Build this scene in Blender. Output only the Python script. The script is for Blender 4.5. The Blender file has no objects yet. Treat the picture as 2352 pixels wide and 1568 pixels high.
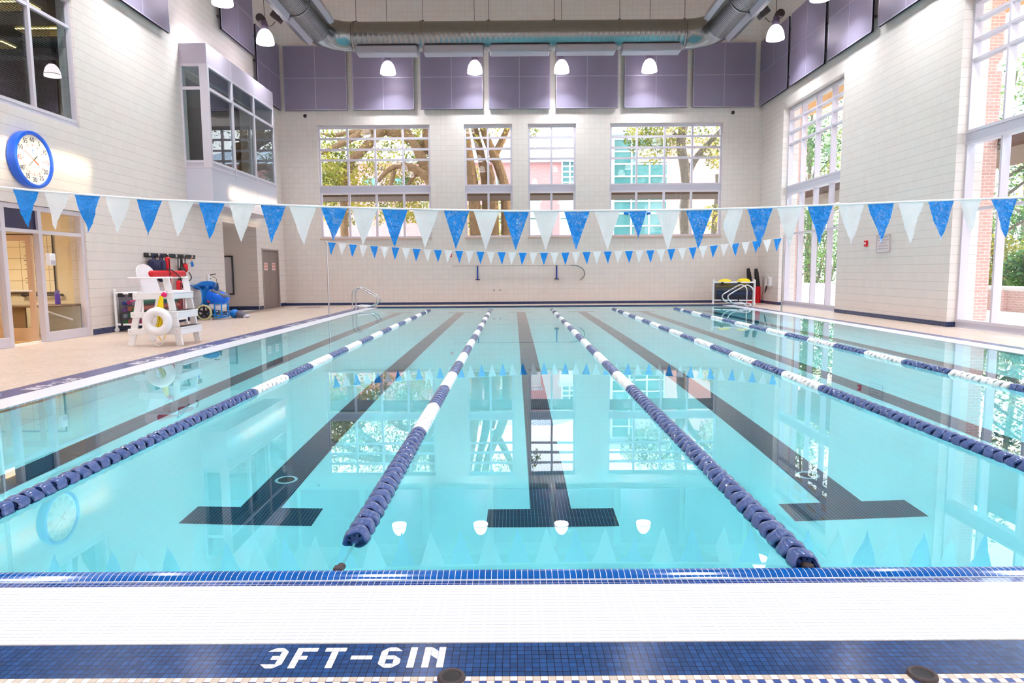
import bpy, math, random
from mathutils import Vector, Matrix
random.seed(7)
PI = math.pi
SC = bpy.context.scene
COL = SC.collection

# ------------------------------------------------------------------ camera numbers (survey of the hall)
FPX, PITCH, ROLL, YAW, CH = 1561.6, 0.1033352, 0.0073051, -0.0030006, 1.34363
def cam_axes():
    p, r, y = PITCH, ROLL, YAW
    f = Vector((math.sin(y)*math.cos(p), math.cos(y)*math.cos(p), -math.sin(p)))
    rt = Vector((math.cos(y), -math.sin(y), 0)); up = rt.cross(f)
    return rt*math.cos(r) - up*math.sin(r), up*math.cos(r) + rt*math.sin(r), f
RT, UP, FW = cam_axes()
EYE = Vector((0, 0, CH))
def ray(px, py): return FW*FPX + RT*(px-1176) - UP*(py-784)
def atY(px, py, Y): d = ray(px, py); return EYE + d*(Y/d.y)
def atX(px, py, X): d = ray(px, py); return EYE + d*(X/d.x)
def atZ(px, py, Z=0): d = ray(px, py); return EYE + d*((Z-CH)/d.z)

# ------------------------------------------------------------------ hall dimensions (metres)
XL, XR, YB, YN, ZC = -9.3, 9.9, 27.75, -9.6, 13.2
PX0, PX1, PY0, PY1 = -5.17, 7.92, 2.954, 25.81       # pool water
ROPES = [-2.9407 + 2.134*k for k in range(5)]
LANES = [-4.05, -1.874, 0.26, 2.394, 4.53, 6.76]

# ------------------------------------------------------------------ mesh builder
class MB:
    def __init__(s): s.v = []; s.f = []; s.m = []
    def add(s, vs, fs, mi=0, M=None):
        o = len(s.v)
        for v in vs:
            v = Vector(v)
            s.v.append(tuple(M @ v) if M is not None else tuple(v))
        for f in fs: s.f.append([i+o for i in f]); s.m.append(mi)
        return s
    def box(s, a, b, mi=0, M=None):
        x0, y0, z0 = a; x1, y1, z1 = b
        x0, x1 = min(x0, x1), max(x0, x1); y0, y1 = min(y0, y1), max(y0, y1); z0, z1 = min(z0, z1), max(z0, z1)
        vs = [(x0,y0,z0),(x1,y0,z0),(x1,y1,z0),(x0,y1,z0),(x0,y0,z1),(x1,y0,z1),(x1,y1,z1),(x0,y1,z1)]
        return s.add(vs, [(0,3,2,1),(4,5,6,7),(0,1,5,4),(1,2,6,5),(2,3,7,6),(3,0,4,7)], mi, M)
    def bbox(s, a, b, c=0.01, mi=0, M=None):
        """box with chamfered vertical and horizontal edges"""
        x0, y0, z0 = a; x1, y1, z1 = b
        c = min(c, (x1-x0)*.45, (y1-y0)*.45, (z1-z0)*.45)
        def ring(ix, z): 
            X0, X1, Y0, Y1 = x0+ix, x1-ix, y0+ix, y1-ix
            return [(X0+c,Y0,z),(X1-c,Y0,z),(X1,Y0+c,z),(X1,Y1-c,z),(X1-c,Y1,z),(X0+c,Y1,z),(X0,Y1-c,z),(X0,Y0+c,z)]
        rs = [ring(c*.7, z0), ring(0, z0+c), ring(0, z1-c), ring(c*.7, z1)]
        vs = [v for r in rs for v in r]; fs = [tuple(range(7,-1,-1)), tuple(range(24,32))]
        for k in range(3):
            for i in range(8): fs.append((k*8+i, k*8+(i+1)%8, k*8+8+(i+1)%8, k*8+8+i))
        return s.add(vs, fs, mi, M)
    def quad(s, a, b, c, d, mi=0): return s.add([a,b,c,d], [(0,1,2,3)], mi)
    def tube(s, pts, r, n=8, mi=0, closed=False, caps=True):
        pts = [Vector(p) for p in pts]; N = len(pts)
        rs = r if isinstance(r, (list, tuple)) else [r]*N
        vs = []; prev = None
        for i, p in enumerate(pts):
            if closed: t = pts[(i+1) % N] - pts[i-1]
            else: t = pts[min(i+1, N-1)] - pts[max(i-1, 0)]
            t.normalize()
            if prev is None:
                u = t.orthogonal().normalized()
            else:
                u = prev - t*prev.dot(t)
                u = u.normalized() if u.length > 1e-6 else t.orthogonal().normalized()
            prev = u; w = t.cross(u)
            for k in range(n):
                a = 2*PI*k/n
                vs.append(p + (u*math.cos(a) + w*math.sin(a))*rs[i])
        fs = []
        for i in range(N if closed else N-1):
            j = (i+1) % N
            for k in range(n):
                fs.append((i*n+k, i*n+(k+1) % n, j*n+(k+1) % n, j*n+k))
        if caps and not closed:
            fs.append(tuple(range(n-1, -1, -1))); fs.append(tuple(range((N-1)*n, N*n)))
        return s.add(vs, fs, mi)
    def cyl(s, a, b, r, n=16, mi=0): return s.tube([a, b], r, n, mi)
    def lathe(s, prof, n=24, mi=0, M=None, cap0=False, cap1=False):
        vs = []; fs = []
        for r, z in prof:
            for k in range(n):
                a = 2*PI*k/n; vs.append((r*math.cos(a), r*math.sin(a), z))
        for i in range(len(prof)-1):
            for k in range(n):
                fs.append((i*n+k, i*n+(k+1) % n, (i+1)*n+(k+1) % n, (i+1)*n+k))
        if cap0: fs.append(tuple(range(n-1, -1, -1)))
        if cap1: fs.append(tuple(range((len(prof)-1)*n, len(prof)*n)))
        return s.add(vs, fs, mi, M)
    def prism(s, poly, h, M=None, mi=0):
        """polygon in local xy extruded 0..h along local z"""
        n = len(poly)
        vs = [(x,y,0) for x,y in poly] + [(x,y,h) for x,y in poly]
        fs = [tuple(range(n-1,-1,-1)), tuple(range(n, 2*n))] + [(i,(i+1)%n,n+(i+1)%n,n+i) for i in range(n)]
        return s.add(vs, fs, mi, M)
    def blob(s, c, r, n=12, m=8, mi=0, rough=0.0, M=None):
        c = Vector(c); r = r if isinstance(r,(tuple,list)) else (r,r,r)
        vs = []; fs = []
        for i in range(m+1):
            th = PI*i/m
            for k in range(n):
                ph = 2*PI*k/n; q = 1 + (random.uniform(-rough, rough) if 0 < i < m else 0)
                vs.append(c + Vector((r[0]*math.sin(th)*math.cos(ph)*q, r[1]*math.sin(th)*math.sin(ph)*q, r[2]*math.cos(th)*q)))
        for i in range(m):
            for k in range(n): fs.append((i*n+k, (i+1)*n+k, (i+1)*n+(k+1)%n, i*n+(k+1)%n))
        return s.add(vs, fs, mi, M)
    def mesh(s, name, mats, smooth=False):
        me = bpy.data.meshes.new(name)
        me.from_pydata(s.v, [], s.f)
        mats = mats if isinstance(mats, (list, tuple)) else [mats]
        for m in mats: me.materials.append(m)
        if len(mats) > 1: me.polygons.foreach_set('material_index', s.m)
        if smooth:
            me.polygons.foreach_set('use_smooth', [True]*len(s.f))
        me.validate(); me.update()
        if smooth and smooth != 'all':
            try: me.set_sharp_from_angle(angle=math.radians(38))
            except Exception: pass
        return me
    def build(s, name, mats, parent=None, smooth=False, loc=None, rot=None):
        o = bpy.data.objects.new(name, s.mesh(name, mats, smooth)); COL.objects.link(o)
        if parent is not None: o.parent = parent
        if loc is not None: o.location = loc
        if rot is not None: o.rotation_euler = rot
        return o

def tag(o, label=None, cat=None, group=None, kind=None):
    if label: o['label'] = label
    if cat: o['category'] = cat
    if group: o['group'] = group
    if kind: o['kind'] = kind
    return o
def thing(name, label, cat, loc=(0,0,0), rz=0.0, group=None):
    o = bpy.data.objects.new(name, None); COL.objects.link(o)
    o.empty_display_size = .1; o.location = loc; o.rotation_euler = (0,0,rz)
    return tag(o, label, cat, group)
def struct(mb, name, mats, parent=None, smooth=False):
    o = mb.build(name, mats, parent, smooth)
    if parent is None: o['kind'] = 'structure'
    return o
def dup(root, loc=None, rz=None, label=None, group=None):
    r = root.copy(); COL.objects.link(r)
    if loc is not None: r.location = loc
    if rz is not None: r.rotation_euler = (0,0,rz)
    if label: r['label'] = label
    if group: r['group'] = group
    for ch in list(root.children):
        c = ch.copy(); COL.objects.link(c); c.parent = r
        for g in list(ch.children):
            d = g.copy(); COL.objects.link(d); d.parent = c
    return r
def arc(c, r, a0, a1, n, plane='xz'):
    out = []
    for i in range(n+1):
        a = a0 + (a1-a0)*i/n; u, w = r*math.cos(a), r*math.sin(a)
        c_ = Vector(c)
        out.append(c_ + (Vector((u,0,w)) if plane == 'xz' else Vector((u,w,0)) if plane == 'xy' else Vector((0,u,w))))
    return out
def bend(pts, r, n=5):
    """round the corners of a polyline"""
    pts = [Vector(p) for p in pts]; out = [pts[0]]
    for i in range(1, len(pts)-1):
        a, b, c = pts[i-1], pts[i], pts[i+1]
        u = (a-b).normalized(); w = (c-b).normalized()
        d = min(r, (a-b).length*.49, (c-b).length*.49)
        p0, p1 = b+u*d, b+w*d
        for k in range(n+1):
            t = k/n; out.append(p0*(1-t)**2 + b*2*t*(1-t) + p1*t*t)
    out.append(pts[-1]); return out

# ------------------------------------------------------------------ materials
MATS = {}
def S(nt, typ, **kw):
    n = nt.nodes.new(typ)
    for k, v in kw.items():
        if k in n.inputs: n.inputs[k].default_value = v
        else: setattr(n, k, v)
    return n
def srgb(r, g, b):
    f = lambda c: c/12.92 if c <= .04045 else ((c+.055)/1.055)**2.4
    return (f(r/255), f(g/255), f(b/255), 1)
def mat(name, col, rough=.5, metal=0.0, emis=None, es=0.0, spec=None, trans=0.0, coat=0.0, var=0.0, vscale=6.0):
    m = bpy.data.materials.new(name); m.use_nodes = True
    nt = m.node_tree; b = nt.nodes['Principled BSDF']
    if len(col) == 3: col = (*col, 1)
    b.inputs['Base Color'].default_value = col; b.inputs['Roughness'].default_value = rough
    b.inputs['Metallic'].default_value = metal
    if spec is not None: b.inputs['Specular IOR Level'].default_value = spec
    if coat: b.inputs['Coat Weight'].default_value = coat; b.inputs['Coat Roughness'].default_value = .08
    if emis: b.inputs['Emission Color'].default_value = (*emis[:3], 1); b.inputs['Emission Strength'].default_value = es
    if var:
        tc = S(nt, 'ShaderNodeTexCoord'); nz = S(nt, 'ShaderNodeTexNoise', Scale=vscale, Detail=3.0)
        nt.links.new(tc.outputs['Object'], nz.inputs['Vector'])
        hs = S(nt, 'ShaderNodeMix', data_type='RGBA', blend_type='MIX')
        lo = tuple(c*(1-var) for c in col[:3]) + (1,); hi = tuple(min(1, c*(1+var)) for c in col[:3]) + (1,)
        hs.inputs[6].default_value = lo; hs.inputs[7].default_value = hi
        nt.links.new(nz.outputs['Fac'], hs.inputs[0]); nt.links.new(hs.outputs[2], b.inputs['Base Color'])
    MATS[name] = m; return m
def math_n(nt, op, a, b=None):
    n = nt.nodes.new('ShaderNodeMath'); n.operation = op
    for i, x in enumerate((a, b)):
        if x is None: continue
        if isinstance(x, (int, float)): n.inputs[i].default_value = x
        else: nt.links.new(x, n.inputs[i])
    return n.outputs[0]
def line_mask(nt, coord, size, w, off=0.0):
    c = math_n(nt, 'DIVIDE', math_n(nt, 'ADD', coord, off), size)
    d = math_n(nt, 'ABSOLUTE', math_n(nt, 'SUBTRACT', math_n(nt, 'FRACT', c), .5))
    return math_n(nt, 'GREATER_THAN', d, .5 - w/size/2), math_n(nt, 'FLOOR', c)
def tile_mat(name, base, grout, su, sv, au, av, wu=.005, wv=.005, ku=1.0, kv=1.0, rough=.35, ou=0.0, ov=0.0, var=.06, alt=None, bump=.0, gv=None):
    """tiles laid along object axes au/av (0,1,2); alt = colours by tile parity"""
    m = bpy.data.materials.new(name); m.use_nodes = True
    nt = m.node_tree; b = nt.nodes['Principled BSDF']; L = nt.links
    tc = S(nt, 'ShaderNodeTexCoord'); sp = S(nt, 'ShaderNodeSeparateXYZ'); L.new(tc.outputs['Object'], sp.inputs[0])
    mu, iu = line_mask(nt, sp.outputs[au], su, wu, ou); mv, iv = line_mask(nt, sp.outputs[av], sv, wv, ov)
    cb = S(nt, 'ShaderNodeCombineXYZ'); L.new(iu, cb.inputs[0]); L.new(iv, cb.inputs[1])
    wn = S(nt, 'ShaderNodeTexWhiteNoise', noise_dimensions='3D'); L.new(cb.outputs[0], wn.inputs['Vector'])
    mx = S(nt, 'ShaderNodeMix', data_type='RGBA'); base = tuple(base[:3])
    mx.inputs[6].default_value = (*[c*(1-var) for c in base], 1); mx.inputs[7].default_value = (*[min(1, c*(1+var)) for c in base], 1)
    L.new(wn.outputs['Value'], mx.inputs[0]); colr = mx.outputs[2]
    if alt:
        par = math_n(nt, 'GREATER_THAN', math_n(nt, 'FRACT', math_n(nt, 'MULTIPLY', iu, .5)), .25)
        m2 = S(nt, 'ShaderNodeMix', data_type='RGBA'); m2.inputs[7].default_value = (*alt[:3], 1)
        L.new(par, m2.inputs[0]); L.new(colr, m2.inputs[6]); colr = m2.outputs[2]
    g = math_n(nt, 'MAXIMUM', math_n(nt, 'MULTIPLY', mu, ku), math_n(nt, 'MULTIPLY', mv, kv))
    m3 = S(nt, 'ShaderNodeMix', data_type='RGBA'); m3.inputs[7].default_value = (*grout[:3], 1)
    L.new(g, m3.inputs[0]); L.new(colr, m3.inputs[6]); out = m3.outputs[2]
    L.new(out, b.inputs['Base Color']); b.inputs['Roughness'].default_value = rough
    MATS[name] = m; return m
WALLC = srgb(230, 221, 215); GROUT = srgb(180, 172, 168)
M_wallback = tile_mat('glazed block back', WALLC, GROUT, .2045, .2045, 0, 2, .007, .007, .45, .6, .42, var=.02)
M_wallside = tile_mat('glazed block side', WALLC, GROUT, .2045, .2045, 1, 2, .006, .009, .15, .7, .42, var=.02)
M_plain = mat('painted block', WALLC, .5)
M_ceil = mat('timber ceiling', srgb(214, 190, 164), .7, var=.08, vscale=2)
M_navyx = tile_mat('navy base tile x', srgb(30, 46, 92), srgb(96, 110, 140), .052, .052, 0, 2, .005, .005, rough=.25, var=.2)
M_navyy = tile_mat('navy base tile y', srgb(30, 46, 92), srgb(96, 110, 140), .052, .052, 1, 2, .005, .005, rough=.25, var=.2)
def deck_mat():
    m = tile_mat('beige deck mosaic', srgb(208, 187, 172), srgb(188, 168, 154), .0508, .0508, 0, 1, .004, .004, .5, .5, .3, var=.10)
    nt = m.node_tree; L = nt.links; b = nt.nodes['Principled BSDF']
    tc = S(nt, 'ShaderNodeTexCoord'); nz = S(nt, 'ShaderNodeTexNoise', Scale=1.3, Detail=5.0); L.new(tc.outputs['Object'], nz.inputs['Vector'])
    cr = S(nt, 'ShaderNodeMapRange'); cr.inputs[1].default_value = .35; cr.inputs[2].default_value = .7; cr.inputs[3].default_value = .34; cr.inputs[4].default_value = .46
    L.new(nz.outputs['Fac'], cr.inputs[0]); L.new(cr.outputs[0], b.inputs['Roughness'])
    old = b.inputs['Base Color'].links[0].from_socket
    mx = S(nt, 'ShaderNodeMix', data_type='RGBA', blend_type='MULTIPLY'); mx.inputs[0].default_value = .35
    L.new(old, mx.inputs[6]); L.new(nz.outputs['Color'], mx.inputs[7])
    nz2 = S(nt, 'ShaderNodeTexNoise', Scale=4.0, Detail=4.0); L.new(tc.outputs['Object'], nz2.inputs['Vector'])
    m4 = S(nt, 'ShaderNodeMapRange'); m4.inputs[3].default_value = .94; m4.inputs[4].default_value = 1.05; L.new(nz2.outputs['Fac'], m4.inputs[0])
    m5 = S(nt, 'ShaderNodeMix', data_type='RGBA', blend_type='MULTIPLY'); m5.inputs[0].default_value = 1
    L.new(old, m5.inputs[6]); L.new(m4.outputs[0], m5.inputs[7]); L.new(m5.outputs[2], b.inputs['Base Color'])
    return m
M_deck = deck_mat()
BLUE = srgb(30, 70, 124)
M_bandx = tile_mat('blue deck tile', BLUE, srgb(14, 26, 54), .0254, .0254, 0, 1, .0022, .0022, 1, 1, .18, ou=.885, ov=-2.344+.0254*100, var=.22)
M_bandy = tile_mat('blue side deck tile', srgb(64, 78, 140), srgb(52, 62, 110), .0254, .0254, 1, 0, .002, .002, 1, 1, .25, var=.12)
M_letter = tile_mat('white letter tile', srgb(240, 240, 244), srgb(120, 130, 160), .0254, .0254, 0, 1, .0016, .0016, 1, 1, .25, ou=.885, ov=-2.344+.0254*100, var=.02)
M_chk1 = tile_mat('checker white beige', srgb(240, 238, 236), srgb(150, 110, 80), .0254, .0254, 0, 1, .002, .002, rough=.3, ou=.885, ov=-2.344+.0254*100, alt=srgb(206, 194, 180), var=.03)
M_chk2 = tile_mat('checker blue white', srgb(44, 78, 152), srgb(150, 110, 80), .0254, .0254, 0, 1, .002, .002, rough=.3, ou=.885, ov=-2.344+.0254*100, alt=srgb(240, 238, 236), var=.05)
M_chky = tile_mat('checker side', srgb(236, 226, 220), srgb(170, 130, 110), .0254, .0254, 1, 0, .002, .002, rough=.3, alt=srgb(120, 96, 100), var=.05)
M_liptile = tile_mat('rolled blue edge tile', srgb(0, 88, 172), srgb(228, 240, 250), .0267, 5.0, 0, 2, .0022, .0001, 1, 0, .12, var=.12)
M_gut = tile_mat('blue gutter tile', srgb(30, 66, 140), srgb(206, 218, 236), .0267, .0235, 0, 1, .0020, .0020, 1, 1, .07, ov=-2.812+1.0, var=.3)
def grate_mat(name, ax, ay):
    m = bpy.data.materials.new(name); m.use_nodes = True
    nt = m.node_tree; b = nt.nodes['Principled BSDF']; L = nt.links
    tc = S(nt, 'ShaderNodeTexCoord'); sp = S(nt, 'ShaderNodeSeparateXYZ'); L.new(tc.outputs['Object'], sp.inputs[0])
    mv, iv = line_mask(nt, sp.outputs[ay], .0245, .0032)
    stag = math_n(nt, 'MULTIPLY', math_n(nt, 'FRACT', math_n(nt, 'MULTIPLY', iv, .5)), .06)
    cu = math_n(nt, 'FRACT', math_n(nt, 'DIVIDE', math_n(nt, 'ADD', sp.outputs[ax], stag), .098))
    dash = math_n(nt, 'MULTIPLY', math_n(nt, 'GREATER_THAN', cu, .12), mv)
    mj, ij = line_mask(nt, sp.outputs[ax], .3, .003)
    k = math_n(nt, 'MAXIMUM', math_n(nt, 'MULTIPLY', dash, .95), math_n(nt, 'MULTIPLY', mj, .25))
    mx = S(nt, 'ShaderNodeMix', data_type='RGBA'); mx.inputs[6].default_value = srgb(228, 230, 238); mx.inputs[7].default_value = srgb(176, 182, 196)
    L.new(k, mx.inputs[0]); L.new(mx.outputs[2], b.inputs['Base Color']); b.inputs['Roughness'].default_value = .3
    return m
M_gratex = grate_mat('white gutter grate', 0, 1); M_gratey = grate_mat('white side grate', 1, 0)
M_plaster = mat('white pool plaster', srgb(232, 250, 255), .6, var=.01, vscale=1.2)
M_laney = tile_mat('navy lane tile', srgb(24, 30, 66), srgb(120, 190, 210), .0254, .0254, 0, 1, .0022, .0014, .9, .35, .4, ou=.0127, var=.15)
def water_mat():
    m = bpy.data.materials.new('pool water'); m.use_nodes = True; nt = m.node_tree; L = nt.links
    for n in list(nt.nodes): nt.nodes.remove(n)
    out = S(nt, 'ShaderNodeOutputMaterial'); mix = S(nt, 'ShaderNodeMixShader')
    fr = S(nt, 'ShaderNodeFresnel', IOR=1.333)
    rf = S(nt, 'ShaderNodeBsdfRefraction', Roughness=0.0, IOR=1.333); rf.inputs['Color'].default_value = (.53, .955, .99, 1)
    gl = S(nt, 'ShaderNodeBsdfGlossy', Roughness=0.0); gl.inputs['Color'].default_value = (1, 1, 1, 1)
    tc = S(nt, 'ShaderNodeTexCoord'); mp = S(nt, 'ShaderNodeMapping'); mp.inputs['Scale'].default_value = (1.0, .8, 1)
    nz = S(nt, 'ShaderNodeTexNoise', Scale=1.1, Detail=1.5, Roughness=.4); bp = S(nt, 'ShaderNodeBump', Strength=.014, Distance=.05)
    L.new(tc.outputs['Object'], mp.inputs['Vector']); L.new(mp.outputs[0], nz.inputs['Vector']); L.new(nz.outputs['Fac'], bp.inputs['Height'])
    for n in (fr, rf, gl): L.new(bp.outputs[0], n.inputs['Normal'])
    L.new(fr.outputs[0], mix.inputs[0]); L.new(rf.outputs[0], mix.inputs[1]); L.new(gl.outputs[0], mix.inputs[2])
    L.new(mix.outputs[0], out.inputs['Surface']); return m
M_water = water_mat()
def glass_mat(name, tint, base, kf, rough=.0):
    m = bpy.data.materials.new(name); m.use_nodes = True; nt = m.node_tree; L = nt.links
    for n in list(nt.nodes): nt.nodes.remove(n)
    out = S(nt, 'ShaderNodeOutputMaterial'); mix = S(nt, 'ShaderNodeMixShader')
    lw = S(nt, 'ShaderNodeLayerWeight', Blend=.5); k = math_n(nt, 'ADD', math_n(nt, 'MULTIPLY', math_n(nt, 'POWER', lw.outputs['Facing'], 4.0), kf), base)
    tr = S(nt, 'ShaderNodeBsdfTransparent'); tr.inputs['Color'].default_value = (*tint, 1)
    gl = S(nt, 'ShaderNodeBsdfGlossy', Roughness=rough)
    L.new(k, mix.inputs[0]); L.new(tr.outputs[0], mix.inputs[1]); L.new(gl.outputs[0], mix.inputs[2]); L.new(mix.outputs[0], out.inputs['Surface'])
    return m
M_glass = glass_mat('clear window glass', (.97, .99, .985), .04, .5)
M_darkglass = glass_mat('tinted viewing glass', (.62, .72, .74), .12, .6)
M_alu = mat('painted aluminium frame', srgb(214, 208, 218), .38, .0)
M_span = mat('grey spandrel panel', srgb(196, 192, 206), .45)
M_bay = mat('pale grey cladding panel', srgb(206, 204, 218), .45)
M_silltan = mat('tan window sill', srgb(206, 178, 158), .5)
M_panel = mat('lavender perforated metal', srgb(138, 129, 153), .42, .1, var=.05, vscale=30)
M_paneltrim = mat('lavender panel edge', srgb(176, 170, 190), .35, .3)
M_black = mat('black plastic', (.015, .015, .018), .45)
M_dark = mat('dark bronze metal', srgb(74, 64, 66), .5, .3)
M_white = mat('white painted timber', srgb(242, 242, 246), .4)
M_pvc = mat('white pvc pipe', srgb(240, 241, 245), .3)
M_steel = mat('stainless steel', (.72, .72, .74), .22, 1.0)
M_galv = mat('galvanised duct steel', (.30, .31, .32), .25, 1.0, var=.06, vscale=5)
M_galvbox = mat('painted diffuser metal', srgb(176, 172, 184), .4, .3)
M_bowl = mat('glowing acrylic bowl', (.95, .93, .95), .4, emis=(1.0, .93, .97), es=5.0)
M_socket = mat('lamp housing', srgb(120, 106, 132), .5, .3)
M_blue = mat('blue plastic', srgb(0, 110, 240), .3)
M_blue2 = mat('bright blue plastic', srgb(0, 130, 222), .35)
M_red = mat('red vinyl', srgb(222, 16, 34), .35)
M_yellow = mat('yellow rope', srgb(252, 224, 20), .6)
M_navy = mat('navy fabric', srgb(30, 32, 72), .7)
M_floatb = mat('navy float plastic', srgb(62, 88, 148), .24, coat=.5)
M_floatw = mat('white float plastic', srgb(240, 242, 244), .3)
M_cable = mat('white cable', srgb(226, 230, 232), .4)

def bumpit(m, scale, strength, dist):
    nt = m.node_tree; b = nt.nodes['Principled BSDF']; tc = S(nt, 'ShaderNodeTexCoord')
    nz = S(nt, 'ShaderNodeTexNoise', Scale=scale, Detail=2.5, Distortion=1.2); bp = S(nt, 'ShaderNodeBump', Strength=strength, Distance=dist)
    nt.links.new(tc.outputs['Object'], nz.inputs['Vector']); nt.links.new(nz.outputs['Fac'], bp.inputs['Height'])
    nt.links.new(bp.outputs[0], b.inputs['Normal'])
    if b.inputs['Coat Weight'].default_value > 0: nt.links.new(bp.outputs[0], b.inputs['Coat Normal'])
def flagm(nm, c, ro, tc, k, coat):
    m = mat(nm, c, ro, coat=coat); bumpit(m, 16, *((1.0, .05) if coat else (.7, .012)))
    nt = m.node_tree; b = nt.nodes['Principled BSDF']; out = nt.nodes['Material Output']
    t = S(nt, 'ShaderNodeBsdfTranslucent'); t.inputs['Color'].default_value = tc
    mx = S(nt, 'ShaderNodeMixShader'); mx.inputs[0].default_value = k
    nt.links.new(b.outputs[0], mx.inputs[1]); nt.links.new(t.outputs[0], mx.inputs[2]); nt.links.new(mx.outputs[0], out.inputs['Surface']); return m
M_flagw = flagm('white pennant vinyl', srgb(252, 252, 255), .3, (.98, .98, 1, 1), .42, 0)
def painted_sheen(m, amount):
    """pale noise patches painted in as highlights on the vinyl"""
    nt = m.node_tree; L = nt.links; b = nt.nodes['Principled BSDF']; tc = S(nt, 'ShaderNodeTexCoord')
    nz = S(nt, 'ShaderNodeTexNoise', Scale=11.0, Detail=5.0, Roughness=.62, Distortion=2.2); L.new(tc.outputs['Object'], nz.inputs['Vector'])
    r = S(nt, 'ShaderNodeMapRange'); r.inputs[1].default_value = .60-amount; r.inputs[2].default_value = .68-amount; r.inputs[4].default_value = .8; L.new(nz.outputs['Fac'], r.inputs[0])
    mx = S(nt, 'ShaderNodeMix', data_type='RGBA'); mx.inputs[6].default_value = b.inputs['Base Color'].default_value[:]; mx.inputs[7].default_value = srgb(150, 200, 255)  # sheen of the vinyl goes into the base colour as pale blue
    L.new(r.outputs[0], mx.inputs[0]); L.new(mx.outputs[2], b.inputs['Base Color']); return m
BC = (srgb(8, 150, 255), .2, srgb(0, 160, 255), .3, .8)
M_flagb = painted_sheen(flagm('blue pennant vinyl', *BC), -.03)
M_flagb2 = painted_sheen(flagm('medium painted sheen blue pennant vinyl', *BC), .03)
M_flagb3 = painted_sheen(flagm('strong painted sheen blue pennant vinyl', *BC), .075)
M_cream = mat('cream office paint', srgb(240, 226, 196), .6)
M_officefl = mat('office floor', srgb(214, 178, 120), .5)
M_tan = mat('tan door stile', srgb(222, 190, 160), .45)
M_brown = mat('brown desk laminate', srgb(120, 96, 72), .5, var=.1, vscale=20)
M_greydoor = mat('grey brown steel door', srgb(140, 126, 120), .45)
M_pink = mat('pale pink sign plate', srgb(248, 214, 208), .5)
M_brick = None
def brick_mat(name, c1, c2, mort, au, av, sx=.215, sz=.075):
    m = bpy.data.materials.new(name); m.use_nodes = True; nt = m.node_tree; L = nt.links; b = nt.nodes['Principled BSDF']
    tc = S(nt, 'ShaderNodeTexCoord'); sp = S(nt, 'ShaderNodeSeparateXYZ'); cb = S(nt, 'ShaderNodeCombineXYZ')
    L.new(tc.outputs['Object'], sp.inputs[0])
    u = sp.outputs[au] if isinstance(au, int) else math_n(nt, 'ADD', sp.outputs[0], sp.outputs[1])
    L.new(u, cb.inputs[0]); L.new(sp.outputs[av], cb.inputs[1])
    br = S(nt, 'ShaderNodeTexBrick', Scale=1.0); br.inputs['Brick Width'].default_value = sx; br.inputs['Row Height'].default_value = sz
    br.inputs['Mortar Size'].default_value = .007; br.inputs['Color1'].default_value = c1; br.inputs['Color2'].default_value = c2; br.inputs['Mortar'].default_value = mort
    L.new(cb.outputs[0], br.inputs['Vector']); L.new(br.outputs['Color'], b.inputs['Base Color']); b.inputs['Roughness'].default_value = .8
    return m
M_brick = brick_mat('red brick', srgb(208, 164, 153), srgb(218, 178, 167), srgb(230, 218, 212), 'xy', 2)
M_pinkbrick = brick_mat('rosy brick facade', srgb(196, 138, 136), srgb(204, 148, 146), srgb(208, 164, 160), 'xy', 2)
M_paving = mat('pale concrete paving', srgb(226, 222, 216), .8, var=.05, vscale=1)
M_roof = mat('pale standing seam roof', srgb(214, 222, 232), .4, .2)
M_teal = mat('teal window glazing', srgb(80, 140, 140), .06, .0, spec=.9, var=.35, vscale=.7)
M_bark = mat('oak bark', srgb(128, 98, 68), .9, var=.45, vscale=4); bumpit(M_bark, 7, .9, .12)
M_bark2 = mat('grey bark', srgb(118, 106, 94), .9, var=.35, vscale=4); bumpit(M_bark2, 7, .8, .1)
def leaf(name, c1, c2):
    m = mat(name, c1, .6, var=0); nt = m.node_tree; L = nt.links; b = nt.nodes['Principled BSDF']; out = nt.nodes['Material Output']
    g = S(nt, 'ShaderNodeNewGeometry'); nz = S(nt, 'ShaderNodeTexNoise', Scale=1.1, Detail=3.0); L.new(g.outputs['Position'], nz.inputs['Vector'])
    r = S(nt, 'ShaderNodeMapRange'); r.inputs[1].default_value = .38; r.inputs[2].default_value = .62; L.new(nz.outputs['Fac'], r.inputs[0])
    mx = S(nt, 'ShaderNodeMix', data_type='RGBA'); mx.inputs[6].default_value = c1; mx.inputs[7].default_value = c2
    L.new(r.outputs[0], mx.inputs[0]); L.new(mx.outputs[2], b.inputs['Base Color'])
    t = S(nt, 'ShaderNodeBsdfTranslucent'); L.new(mx.outputs[2], t.inputs['Color'])
    ms = S(nt, 'ShaderNodeMixShader'); ms.inputs[0].default_value = .35; L.new(b.outputs[0], ms.inputs[1]); L.new(t.outputs[0], ms.inputs[2]); L.new(ms.outputs[0], out.inputs['Surface'])
    return m
M_leaf = leaf('oak leaves', srgb(96, 112, 44), srgb(190, 176, 70))
M_leaf2 = leaf('dark green leaves', srgb(44, 84, 48), srgb(110, 150, 70))
M_soffit = mat('brown soffit boards', srgb(116, 84, 58), .6, var=.1, vscale=3)
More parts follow.
